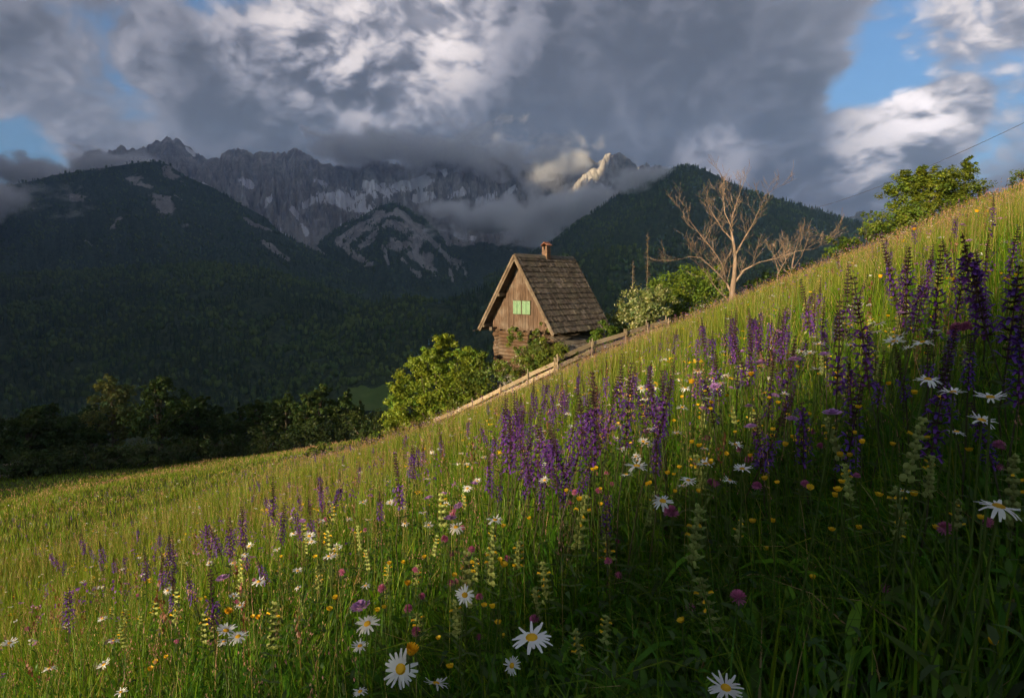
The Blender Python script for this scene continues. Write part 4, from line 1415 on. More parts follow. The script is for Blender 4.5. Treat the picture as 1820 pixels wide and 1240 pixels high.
def timber_stack():
    o = gpt(18, 57)
    t = thing('timber_stack', 'low stack of felled logs under the dark broad tree', 'logs', tuple(o), 0.2)
    rr = random.Random(5)
    for row, n in ((0, 7), (1, 6), (2, 5)):
        for k in range(n):
            b = MB()
            x = (k - n / 2) * 0.34
            z = 0.17 + row * 0.29
            b.tube([(-1.9 + rr.uniform(-.2, .2), x, z), (1.9 + rr.uniform(-.2, .2), x, z)], [0.165, 0.15], 8)
            b.build('log', W_DEAD, t, True)


timber_stack()

# power line across the sky
_b = MB()
_p, _q = at(1440, 372, 60), at(1960, 150, 26)
_pts = []
for _i in range(25):
    _f = _i / 24
    _v = _p.lerp(_q, _f); _v.z -= 0.5 * 4 * _f * (1 - _f)
    _pts.append(_v - _p)
_b.tube(_pts, [0.012] * 25, 5)
_o = _b.build('overhead_cable', M_METAL)
_o.location = _p
tag(_o, 'thin dark overhead cable running down across the cloudy sky', 'cable')

# ------------------------------------------------------------------ meadow
def in_meadow(x, y):
    """keep grass off the cabin footprint"""
    c, s = math.cos(-HOUSE_ROT), math.sin(-HOUSE_ROT)
    u = (x - HOUSE_AT.x) * c - (y - HOUSE_AT.y) * s
    v = (x - HOUSE_AT.x) * s + (y - HOUSE_AT.y) * c
    return ~((np.abs(u) < 2.2) & (v > 0.4) & (v < 6.2))


def blades(P, h, w, lean, seg, col, rng, leaf=False, tip=None, droop=0.0, az=None):
    """tapering ribbons rooted at P -> verts, tris, colours"""
    n = len(P)
    if az is None:
        # neighbours bend alike, as wind and rain lay them
        az = 5.0 * fbm(P[:, 0] * 0.9, P[:, 1] * 0.9, 2, 61) + rng.normal(0, 1.1, n) + 2.0
    d = np.stack([np.cos(az), np.sin(az), np.zeros(n)], 1)
    ta = az + np.pi / 2 + rng.uniform(-0.6, 0.6, n)
    sv = np.stack([np.cos(ta), np.sin(ta), rng.uniform(-.25, .25, n)], 1)
    t = np.linspace(0, 1, seg + 1)
    if leaf:
        prof = np.sin(np.pi * np.clip(t * 0.93 + 0.07, 0, 1)) ** 0.8
    else:
        prof = (1 - t) ** 0.55 * (0.75 + 0.5 * np.minimum(t * 3, 1) * (1 - t))
    bend = lean[:, None] * (t ** 1.8)[None, :]
    rise = t[None, :] * (1 - 0.30 * (lean[:, None] * t[None, :]) ** 2) - droop * (t ** 4)[None, :] * lean[:, None]
    C = P[:, None, :] + d[:, None, :] * (h[:, None] * bend)[..., None] + np.array([0, 0, 1.0]) * (h[:, None] * rise)[..., None]
    off = sv[:, None, :] * (0.5 * w[:, None] * prof[None, :])[..., None]
    L, R = C - off, C + off
    m = 2 * seg + 1
    V = np.empty((n, m, 3))
    V[:, 0:2 * seg:2] = L[:, :seg]; V[:, 1:2 * seg:2] = R[:, :seg]; V[:, 2 * seg] = C[:, seg]
    f = []
    for k in range(seg - 1):
        a = 2 * k
        f += [(a, a + 1, a + 3), (a, a + 3, a + 2)]
    f.append((2 * seg - 2, 2 * seg - 1, 2 * seg))
    F = (np.array(f)[None] + (np.arange(n) * m)[:, None, None]).reshape(-1, 3)
    K = np.repeat(col[:, None, :], m, 1)
    if tip is not None:
        tt = np.concatenate([np.repeat(t[:seg], 2), [1.0]])
        k = (tt ** 2)[None, :, None]
        K = K * (1 - k) + tip[:, None, :] * k
    return V.reshape(-1, 3), F, K.reshape(-1, 3)


class Bulk:
    def __init__(self):
        self.V, self.F, self.C, self.n = [], [], [], 0

    def add(self, vfc):
        v, f, c = vfc
        self.V.append(v); self.F.append(f + self.n); self.C.append(c); self.n += len(v)

    def build(self, name, mat):
        return link(name, big_mesh(name, np.vstack(self.V), np.vstack(self.F), mat, np.vstack(self.C)))


GRASS = leaf_mat('grass_blades', 0.42, 0.010, (1.15, 1.15, 0.5), 0.4)
PETAL = leaf_mat('petals', 0.32, 0.02, (1.05, 1.0, 1.05), 0.5, vary=(0.72, 1.22))


def scatter(r0, r1, dens, rng, az0=-56, az1=54, p=0.0):
    """roots in a fan in front of the viewer; dens per square metre at r0, falling with r**-p"""
    a0, a1 = math.radians(az0), math.radians(az1)
    if p:
        q = 2 - p
        N = int(dens * (a1 - a0) * r0 ** p * (r1 ** q - r0 ** q) / q)
        r = (r0 ** q + rng.random(N) * (r1 ** q - r0 ** q)) ** (1 / q)
    else:
        N = int(dens * (a1 - a0) * (r1 * r1 - r0 * r0) / 2)
        r = np.sqrt(r0 * r0 + rng.random(N) * (r1 * r1 - r0 * r0))
    a = rng.uniform(a0, a1, N)
    x, y = r * np.sin(a), r * np.cos(a)
    k = in_meadow(x, y)
    x, y, r = x[k], y[k], r[k]
    return np.stack([x, y, ground(x, y)], 1), r


def pick(rng, n, cols, probs):
    c = np.array(cols)[rng.choice(len(cols), n, p=probs)]
    v = np.clip(1 + 0.22 * rng.standard_normal((n, 1)), 0.5, 1.6)
    hue = 1 + 0.08 * rng.standard_normal((n, 3))
    return c * v * hue


G1, G2, G3, G4 = (0.046, 0.122, 0.008), (0.086, 0.182, 0.009), (0.145, 0.228, 0.013), (0.205, 0.230, 0.024)
TAN, PINK, RUST = (0.33, 0.235, 0.11), (0.36, 0.19, 0.155), (0.16, 0.075, 0.04)


def patchy(P, s, seed):
    return fbm(P[:, 0] * s, P[:, 1] * s, 3, seed)


def make_grass():
    rng = np.random.default_rng(77)
    B = Bulk()
    # near: lush blades
    P, r = scatter(0.5, 2.6, 3300, rng)
    n = len(P)
    pt = patchy(P, 1.3, 3)
    h = rng.uniform(0.16, 0.42, n) * (1 + 0.45 * pt)
    B.add(blades(P, h, rng.uniform(0.0035, 0.0095, n), rng.gamma(2.4, 0.24, n), 4, pick(rng, n, [G1, G2, G3, TAN], [.5, .33, .15, .02]), rng, droop=0.3))
    P, r = scatter(2.6, 9, 1950, rng, p=1.45)
    n = len(P); pt = patchy(P, 0.8, 3)
    h = rng.uniform(0.14, 0.44, n) * np.clip(1 + 0.8 * pt + 0.5 * patchy(P, 2.6, 13), .35, 1.7)
    B.add(blades(P, h, np.maximum(0.004, 0.0012 * r) * rng.uniform(0.7, 1.4, n), rng.gamma(2.2, 0.2, n), 3, pick(rng, n, [G1, G2, G3, G4, TAN], [.25, .35, .25, .11, .04]), rng))
    P, r = scatter(9, 75, 420, rng, -56, 48, p=1.42)
    n = len(P); pt = patchy(P, 0.25, 3)
    h = rng.uniform(0.20, 0.52, n) * np.clip(1 + 0.7 * pt + 0.6 * patchy(P, 0.9, 13), .35, 1.7) * (1 - 0.5 * sstep(16, 29, r))
    warm = np.clip(0.5 + 0.9 * patchy(P, 0.12, 8) + 0.3 * sstep(-6, 2, P[:, 0]), 0, 1)[:, None]
    c = pick(rng, n, [G2, G3, G4], [.35, .4, .25]) * (1 - 0.25 * warm) + np.array(TAN) * 0.14 * warm
    B.add(blades(P, h, 0.00095 * r * rng.uniform(0.6, 1.4, n), rng.gamma(2.0, 0.12, n), 2, c, rng))
    o = B.build('meadow_grass', GRASS); tag(o, kind='stuff')
    print('grass verts', B.n)

    # flowering grass stalks with seed heads
    S = Bulk()
    for r0, r1, dens, p, seg in ((1.3, 3.5, 70, 0, 4), (3.5, 11, 105, 0.9, 3), (11, 60, 62, 1.2, 2)):
        P, r = scatter(r0, r1, dens, rng, p=p)
        n = len(P)
        pt = patchy(P, 0.22, 31)
        keep = rng.random(n) < np.clip(0.55 + 1.3 * pt, 0.12, 1) * np.where(P[:, 0] < -7 - 0.2 * P[:, 1], 0.65, 1)
        P, r = P[keep], r[keep]; n = len(P)
        h = rng.uniform(0.45, 0.80, n) * (1 - 0.48 * sstep(12, 28, r))
        lean = rng.gamma(2, 0.09, n)
        az = rng.uniform(0, 2 * np.pi, n)
        w = np.maximum(0.0017, 0.00045 * r)
        pk = patchy(P, 0.16, 33) + 0.35 * rng.standard_normal(n)
        head = np.where(pk[:, None] > 0.0, np.array(PINK), np.array(TAN)) * np.clip(1 + 0.25 * rng.standard_normal((n, 1)), .5, 1.6)
        stem = np.array(G4) * np.clip(1 + 0.2 * rng.standard_normal((n, 1)), .6, 1.5)
        S.add(blades(P, h, w, lean, seg, stem, rng, tip=head, az=az))
        # spikelets along the top quarter
        k = 26 if r0 < 3 else (6 if r0 < 9 else 3)
        f = rng.uniform(0.74, 1.0, (n, k))
        d = np.stack([np.cos(az), np.sin(az), 0 * az], 1)
        C = P[:, None, :] + d[:, None, :] * (h[:, None] * lean[:, None] * f ** 1.8)[..., None] + np.array([0, 0, 1.0]) * (h[:, None] * f * (1 - 0.3 * (lean[:, None] * f) ** 2))[..., None]
        spread_ = 0.014 * (1.05 - f) / 0.3 + 0.002
        loose = np.where(rng.random(n) < 0.5, 2.4, 0.7)[:, None]
        C = C + rng.standard_normal((n, k, 3)) * (spread_ * loose)[..., None] * np.array([1, 1, .4])
        C = C.reshape(-1, 3); m = len(C)
        L = np.repeat(np.maximum(0.0065, 0.0014 * r), k) * rng.uniform(.7, 1.3, m)
        hc = np.repeat(head, k, 0) * rng.uniform(.75, 1.25, (m, 1))
        S.add(blades(C, L, L * 0.42, rng.gamma(2, .2, m), 2, hc, rng, leaf=True))
    # dock and plantain spikes, brown
    P, r = scatter(1.8, 12, 6, rng, p=0.8)
    n = len(P); h = rng.uniform(0.45, 0.8, n)
    k = 22
    f = rng.uniform(0.78, 1.0, (n, k)); lean = rng.gamma(2, .05, n); az = rng.uniform(0, 6.28, n)
    S.add(blades(P, h, np.maximum(.003, .0006 * r), lean, 3, pick(rng, n, [RUST, G4], [.6, .4]), rng, az=az))
    d = np.stack([np.cos(az), np.sin(az), 0 * az], 1)
    C = P[:, None, :] + d[:, None, :] * (h[:, None] * lean[:, None] * f ** 1.8)[..., None] + np.array([0, 0, 1.0]) * (h[:, None] * f)[..., None] + rng.standard_normal((n, k, 3)) * 0.005
    C = C.reshape(-1, 3); m = len(C)
    S.add(blades(C, np.full(m, .014), np.full(m, .008), rng.gamma(2, .2, m), 2, pick(rng, m, [RUST, PINK], [.7, .3]) * .8, rng, leaf=True))
    o = S.build('seed_grass', GRASS); tag(o, kind='stuff')
    print('seed verts', S.n)

    # broad herb leaves among the near grass
    U = Bulk()
    P, r = scatter(0.58, 5.0, 900, rng, p=0.9)
    n = len(P)
    P = P + np.array([0, 0, 1.0]) * rng.uniform(0, 0.20, n)[:, None]
    fs = np.clip(r / 1.3, 0.42, 1.0)
    U.add(blades(P, rng.uniform(0.06, 0.16, n) * fs, rng.uniform(0.009, 0.026, n) * fs, rng.uniform(0.3, 1.5, n), 5, pick(rng, n, [G1, G2, (0.05, 0.085, 0.022)], [.5, .3, .2]), rng, leaf=True, droop=0.35))
    # small leaflets of vetch and clover
    P, r = scatter(0.55, 4.0, 380, rng, p=0.6)
    for q in range(7):
        n = len(P)
        Q = P + np.stack([rng.normal(0, .02, n), rng.normal(0, .02, n), rng.uniform(0.05, .30, n)], 1)
        U.add(blades(Q, rng.uniform(0.016, 0.032, n), rng.uniform(0.008, 0.014, n), rng.uniform(.6, 2, n), 3, pick(rng, n, [(0.05, 0.09, 0.028), G1, G2], [.5, .3, .2]), rng, leaf=True))
    o = U.build('herb_leaves', GRASS); tag(o, kind='stuff')
    print('herb verts', U.n)


make_grass()


# ------------------------------------------------------------------ flowers
def proto_mesh(name, mb, mat, smooth=False):
    return mb.mesh(name, mat, smooth)


def petal(b, base, d, up, L, W, col, curl=0.0, seg=2, tipw=0.6):
    """flat petal from base along d; up: its upper side"""
    d = Vector(d).normalized(); up = Vector(up).normalized()
    s = d.cross(up).normalized()
    i0 = len(b.v)
    for k in range(seg + 1):
        f = k / seg
        w = W * (0.45 + 0.55 * math.sin(math.pi * min(1, f * 0.9 + 0.1)) if f < 1 else tipw * 0.7)
        c = Vector(base) + d * (L * f) + up * (curl * L * f * f)
        b.v += [tuple(c - s * w / 2), tuple(c + s * w / 2)]; b.c += [col, col]
    for k in range(seg):
        a = i0 + 2 * k
        b.f.append((a, a + 1, a + 3, a + 2))


def dome(b, r, h, col, n=9, rings=3, z0=0.0):
    i0 = len(b.v)
    for j in range(rings):
        f = j / rings
        for k in range(n):
            a = 2 * math.pi * k / n
            b.v.append((r * math.cos(f * math.pi / 2) * math.cos(a), r * math.cos(f * math.pi / 2) * math.sin(a), z0 + h * math.sin(f * math.pi / 2))); b.c.append(col)
    b.v.append((0, 0, z0 + h)); b.c.append(col)
    for j in range(rings - 1):
        for k in range(n):
            b.f.append((i0 + j * n + k, i0 + j * n + (k + 1) % n, i0 + (j + 1) * n + (k + 1) % n, i0 + (j + 1) * n + k))
    t = len(b.v) - 1
    for k in range(n):
        b.f.append((i0 + (rings - 1) * n + k, i0 + (rings - 1) * n + (k + 1) % n, t))


def stem_mesh(name, r, col, seed, leaves=0):
    """unit-height stem, gently bent, thickness in metres"""
    rr = random.Random(seed)
    b = MB()
    pts = [(0, 0, -0.04), (rr.uniform(-.02, .02), rr.uniform(-.02, .02), 0.35), (rr.uniform(-.02, .02), rr.uniform(-.02, .02), 0.7), (0, 0, 1.0)]
    b.tube(pts, [r * 1.2, r * 1.1, r, r * 0.9], 5, col, cap=False)
    for k in range(leaves):
        z = 0.12 + 0.5 * k / max(1, leaves); a = rr.uniform(0, 6.28)
        petal(b, (0, 0, z), (math.cos(a), math.sin(a), 1.2), (-math.cos(a), -math.sin(a), 1), 0.10, 0.02, (0.06, 0.10, 0.02), -0.4, 3, 0.1)
    return b.mesh(name, GRASS)


GREEN_STEM, DARK_STEM = (0.085, 0.13, 0.03), (0.075, 0.055, 0.045)
STEM_G = [stem_mesh('stem', 0.0017, GREEN_STEM, i, 2) for i in range(3)]
STEM_S = [stem_mesh('stem', 0.0024, (0.075, 0.075, 0.04), 10 + i, 2) for i in range(3)]
STEM_C = [stem_mesh('stem', 0.0015, GREEN_STEM, 20 + i, 3) for i in range(2)]


def daisy_protos():
    out = []
    for v in range(4):
        rr = random.Random(500 + v)
        b = MB(); n = 19 + v
        for k in range(n):
            a = 2 * math.pi * (k + rr.uniform(-.32, .32)) / n
            if rr.random() < (0.09 if v < 3 else 0.25): continue
            lift = rr.uniform(-0.12, 0.22) + (0.0, 0.15, -0.15, 0.3)[v]
            d = (math.cos(a), math.sin(a), lift)
            petal(b, (0.0065 * math.cos(a), 0.0065 * math.sin(a), 0.0005), d, (-lift * math.cos(a), -lift * math.sin(a), 1), rr.uniform(0.0142, 0.0215), rr.uniform(0.0038, 0.006), (0.74, 0.74, 0.72), rr.uniform(-.55, .25), 3, 0.75)
        d = MB(); dome(d, 0.0078, 0.0042, (0.72, 0.40, 0.012), 10, 3)
        c = MB(); dome(c, 0.0085, -0.005, (0.09, 0.13, 0.04), 8, 2)
        out.append({'petal_ring': b.mesh('petal_ring', PETAL), 'disc': d.mesh('disc', PETAL, True), 'calyx': c.mesh('calyx', PETAL, True)})
    return out


def salvia_protos():
    """violet sage spike, unit = metres, base of the spike at the origin"""
    out = []
    for v in range(5):
        rr = random.Random(600 + v)
        L = (0.26, 0.30, 0.22, 0.28, 0.24)[v]
        bloom = (0.75, 0.55, 0.85, 0.40, 0.68)[v]
        ax, bl, cx = MB(), MB(), MB()
        ax.tube([(0, 0, -0.01), (0.003, 0, L * .5), (0, 0.002, L)], [0.0024, 0.0019, 0.0010], 5, (0.075, 0.045, 0.05), cap=False)
        z = 0.004
        while z < L:
            f = z / L
            for k in range(6 if f < .8 else 4):
                a = 2 * math.pi * k / 6 + rr.uniform(-.3, .3) + (0.5 if int(z * 60) % 2 else 0)
                o = Vector((math.cos(a), math.sin(a), 0))
                cl = (0.0125 if f < .85 else 0.008) * rr.uniform(.8, 1.2)
                # dark two-lipped calyx
                base = o * 0.002 + Vector((0, 0, z + rr.uniform(-.002, .002)))
                dd = (o + Vector((0, 0, rr.uniform(0.1, 0.5)))).normalized()
                g = rr.uniform(.7, 1.3)
                petal(cx, base, dd, (0, 0, 1), cl, 0.0058, (0.070 * g, 0.038 * g, 0.055 * g), 0.1, 2, 0.5)
                petal(cx, base, dd, dd.cross(Vector((0, 0, 1))), cl, 0.005, (0.060 * g, 0.042 * g, 0.045 * g), 0.0, 2, 0.5)
                if f < bloom and rr.random() < (0.82 if f > 0.12 else 0.5):
                    g = rr.uniform(0.75, 1.3)
                    col = (0.090 * g * rr.uniform(.8, 1.5), 0.034 * g, 0.235 * g)
                    p0 = base + dd * cl * 0.8
                    l = rr.uniform(0.020, 0.027) * (1 if f < .5 else .8)
                    # hood: rises and curves over
                    i0 = len(bl.v); s = dd.cross(Vector((0, 0, 1))).normalized()
                    for q in range(4):
                        t = q / 3
                        c = p0 + dd * (l * (0.95 * t - 0.15 * t * t)) + Vector((0, 0, l * (0.75 * t - 0.62 * t * t)))
                        w = (0.0026, 0.0050, 0.0050, 0.0015)[q]
                        bl.v += [tuple(c - s * w + Vector((0, 0, -w * .6))), tuple(c), tuple(c + s * w + Vector((0, 0, -w * .6)))]; bl.c += [col] * 3
                    for q in range(3):
                        a0 = i0 + 3 * q
                        bl.f += [(a0, a0 + 1, a0 + 4, a0 + 3), (a0 + 1, a0 + 2, a0 + 5, a0 + 4)]
                    # lower lip
                    petal(bl, p0 + dd * l * .35, dd + Vector((0, 0, -0.75)), (0, 0, 1), l * 0.75, 0.0078, (col[0] * 1.15, col[1] * 1.2, col[2] * 1.05), -.25, 2, 1.0)
            z += (0.021 if f < .55 else 0.013) * rr.uniform(.85, 1.15)
        for k in range(2):
            a = rr.uniform(0, 6.28)
            petal(cx, (0, 0, -0.06 - .05 * k), (math.cos(a), math.sin(a), .5), (0, 0, 1), 0.05, 0.018, (0.06, 0.09, 0.03), -.3, 3, 0.2)
        out.append({'spike': ax.mesh('spike', GRASS), 'calyx_whorls': cx.mesh('calyx_whorls', GRASS), 'blossom_whorls': bl.mesh('blossom_whorls', PETAL)})
    return out


def rattle_protos():
    out = []
    for v in range(3):
        rr = random.Random(700 + v)
        ca, bl = MB(), MB()
        L = (0.13, 0.10, 0.15)[v]
        z = 0.0; k = 0
        while z < L:
            f = z / L
            for sd in (0, 1):
                a = k * math.pi / 2 + sd * math.pi + rr.uniform(-.3, .3)
                o = Vector((math.cos(a), math.sin(a), 0)); s = Vector((-o.y, o.x, 0))
                R = 0.0085 * (1.15 - 0.5 * f)
                c = o * R * 0.8 + Vector((0, 0, z))
                g = rr.uniform(.8, 1.2)
                col = (0.30 * g, 0.345 * g, 0.10 * g)
                # inflated flat calyx
                i0 = len(ca.v); n = 8
                for side in (-1, 1):
                    ca.v.append(tuple(c + s * side * 0.0036)); ca.c.append(col)
                for q in range(n):
                    t = 2 * math.pi * q / n
                    ca.v.append(tuple(c + (o * math.cos(t) + Vector((0, 0, 1)) * math.sin(t)) * R * (1.12 if q in (1, 2) else 1))); ca.c.append(col)
                for q in range(n):
                    ca.f += [(i0, i0 + 2 + q, i0 + 2 + (q + 1) % n), (i0 + 1, i0 + 2 + (q + 1) % n, i0 + 2 + q)]
                # toothed bract
                petal(ca, o * 0.002 + Vector((0, 0, z - 0.006)), o + Vector((0, 0, .55)), (-o.x, -o.y, 1), 0.026 * (1.1 - .4 * f), 0.013, (0.17 * g, 0.235 * g, 0.055 * g), -.2, 3, 0.1)
                if (rr.random() < (0.4 if 0.25 < f < .85 else 0.05)):
                    d = (o + Vector((0, 0, .45))).normalized()
                    p0 = c + d * R * 0.8
                    yc = (0.74, 0.47, 0.02)
                    petal(bl, p0, d, s, 0.013, 0.0065, yc, 0, 3, .7); petal(bl, p0, d, d.cross(s), 0.013, 0.0065, yc, -.35, 3, .7)
                    petal(bl, p0 + d * .008, d + Vector((0, 0, -.9)), s.cross(d), 0.007, 0.007, yc, 0, 2, 1)
            z += 0.0125 * (1.15 - .4 * f); k += 1
        for q in range(3):
            a = q * math.pi / 2
            for sd in (0, math.pi):
                petal(ca, (0, 0, -0.03 - q * .045), (math.cos(a + sd), math.sin(a + sd), .35), (0, 0, 1), 0.04, 0.010, (0.09, 0.14, 0.035), -.25, 3, 0.15)
        out.append({'calyx_spike': ca.mesh('calyx_spike', PETAL), 'blossom_whorls': bl.mesh('blossom_whorls', PETAL)})
    return out


def small_protos():
    P = {}
    rr = random.Random(800)
    L = []
    for v in range(2):                                   # buttercup
        b = MB()
        for k in range(5):
            a = 2 * math.pi * k / 5
            petal(b, (0, 0, 0), (math.cos(a), math.sin(a), 0.55 + .25 * v), (-math.cos(a), -math.sin(a), 1.4), 0.0115, 0.0115, (0.72, 0.46, 0.010), 0.25, 3, 1.0)
        c = MB(); dome(c, 0.0032, 0.0028, (0.55, 0.42, 0.03), 7, 2, 0.001)
        L.append({'petal_ring': b.mesh('petal_ring', PETAL), 'disc': c.mesh('disc', PETAL, True)})
    P['buttercup'] = L
    L = []
    for v in range(2):                                   # goat's-beard, half closed
        b = MB()
        for ring, (n, lift, l) in enumerate(((13, 1.1 + .8 * v, 0.021), (11, 1.9 + v, 0.018), (7, 4.0, 0.013))):
            for k in range(n):
                a = 2 * math.pi * (k + .4 * ring) / n + rr.uniform(-.1, .1)
                petal(b, (0.003 * math.cos(a), 0.003 * math.sin(a), 0.001 * ring), (math.cos(a), math.sin(a), lift), (-math.cos(a), -math.sin(a), .8), l, 0.0056, (0.74, 0.40, 0.012), 0.08, 3, 0.8)
        c = MB()
        for k in range(8):
            a = 2 * math.pi * k / 8
            petal(c, (0.002 * math.cos(a), 0.002 * math.sin(a), -0.014), (math.cos(a), math.sin(a), 4.0), (-math.cos(a), -math.sin(a), .3), 0.030, 0.0052, (0.10, 0.14, 0.045), 0.06, 3, 0.15)
        L.append({'petal_ring': b.mesh('petal_ring', PETAL), 'calyx': c.mesh('calyx', PETAL)})
    P['goatsbeard'] = L
    L = []
    for v in range(2):                                   # clover head
        b = MB()
        for k in range(70):
            zc = 1 - 1.75 * (k + .5) / 70; a = k * 2.399
            rad = math.sqrt(max(0, 1 - zc * zc))
            d = Vector((rad * math.cos(a), rad * math.sin(a), zc + .35)).normalized()
            g = rr.uniform(.75, 1.25); w = max(0, (zc + .2))
            petal(b, d * 0.0055 + Vector((0, 0, 0.009)), d, d.cross(Vector((0.3, 0.5, 0.2))), 0.0088, 0.0032, ((0.34 + .05 * w) * g, 0.10 * g, 0.21 * g), .2, 2, .6)
        dome(b, 0.0060, 0.010, (0.32, 0.08, 0.19), 7, 3, 0.004)
        c = MB()
        for k in range(3):
            a = 2.1 * k
            petal(c, (0, 0, -0.012), (math.cos(a), math.sin(a), .25), (0, 0, 1), 0.026, 0.013, (0.06, 0.105, 0.03), -.2, 3, .3)
        L.append({'flower_head': b.mesh('flower_head', PETAL), 'leaflets': c.mesh('leaflets', GRASS)})
    P['clover'] = L
    L = []
    b = MB()                                             # field scabious
    for ring, (n, lift, l, r0) in enumerate(((16, .12, 0.013, .008), (14, .6, 0.008, .006), (9, 1.6, .006, .003))):
        for k in range(n):
            a = 2 * math.pi * (k + .5 * ring) / n + rr.uniform(-.12, .12)
            g = rr.uniform(.85, 1.2)
            petal(b, (r0 * math.cos(a), r0 * math.sin(a), .001 + .002 * ring), (math.cos(a), math.sin(a), lift), (-lift * math.cos(a), -lift * math.sin(a), 1), l * rr.uniform(.8, 1.15), 0.0058, (0.40 * g, 0.20 * g, 0.46 * g), .1, 2, 1.2)
    c = MB(); dome(c, 0.0085, 0.0045, (0.30, 0.18, 0.33), 8, 2)
    L.append({'petal_ring': b.mesh('petal_ring', PETAL), 'disc': c.mesh('disc', PETAL, True)})
    P['scabious'] = L
    return P


def hit(px, py, h, dmin=0.45, dmax=45.0):
    """where the sight line through a point of the view meets the layer h above the soil"""
    ds = np.geomspace(dmin, dmax, 260)
    a, bz = ray(px, py)
    f = EZ + bz * ds - (ground(a * ds, ds) + h)
    i = np.where(f < 0)[0]
    if len(i) == 0 or i[0] == 0: return None
    k = i[0]
    t = f[k - 1] / (f[k - 1] - f[k])
    return float(ds[k - 1] + t * (ds[k] - ds[k - 1]))


COUNT = {}


def place(kind, name, label, cat, group, protos, stems, head, normal, size, rng, v=None, head_along_stem=False, stem_lean=0.10, inset=0.0):
    """one flower: empty at the root, stem up to the head, head parts"""
    hx, hy, hz = head
    rx = hx + rng.normal(0, stem_lean * 0.35); ry = hy + rng.normal(0, stem_lean * 0.35)
    rz = float(ground(rx, ry))
    root = Vector((rx, ry, rz)); H = Vector(head)
    d = H - root; L = d.length
    if L < 0.05: return None
    t = bpy.data.objects.new(name, None); t.empty_display_size = 0.05
    COL.objects.link(t)
    t.location = root
    q = d.to_track_quat('Z', 'Y')
    t.rotation_mode = 'QUATERNION'; t.rotation_quaternion = q
    tag(t, label, cat, group)
    st = bpy.data.objects.new('stem', stems[int(rng.integers(len(stems)))]); COL.objects.link(st); st.parent = t
    st.scale = (1, 1, L); st.rotation_euler = (0, 0, float(rng.uniform(0, 6.28)))
    pr = protos[int(rng.integers(len(protos))) if v is None else v % len(protos)]
    if head_along_stem:
        hq = (Matrix.Rotation(float(rng.normal(0, .07)), 4, 'X') @ Matrix.Rotation(float(rng.uniform(0, 6.28)), 4, 'Z')).to_quaternion()
    else:
        hq = q.inverted() @ Vector(normal).normalized().to_track_quat('Z', 'Y') @ Matrix.Rotation(float(rng.uniform(0, 6.28)), 4, 'Z').to_quaternion()
    for nm, me in pr.items():
        o = bpy.data.objects.new(nm, me); COL.objects.link(o); o.parent = t
        o.location = (0, 0, L - inset * size)
        o.rotation_mode = 'QUATERNION'; o.rotation_quaternion = hq
        o.scale = (size, size, size)
        if nm not in ('disc', 'spike'): o['kind'] = 'stuff'
    COUNT[kind] = COUNT.get(kind, 0) + 1
    return t


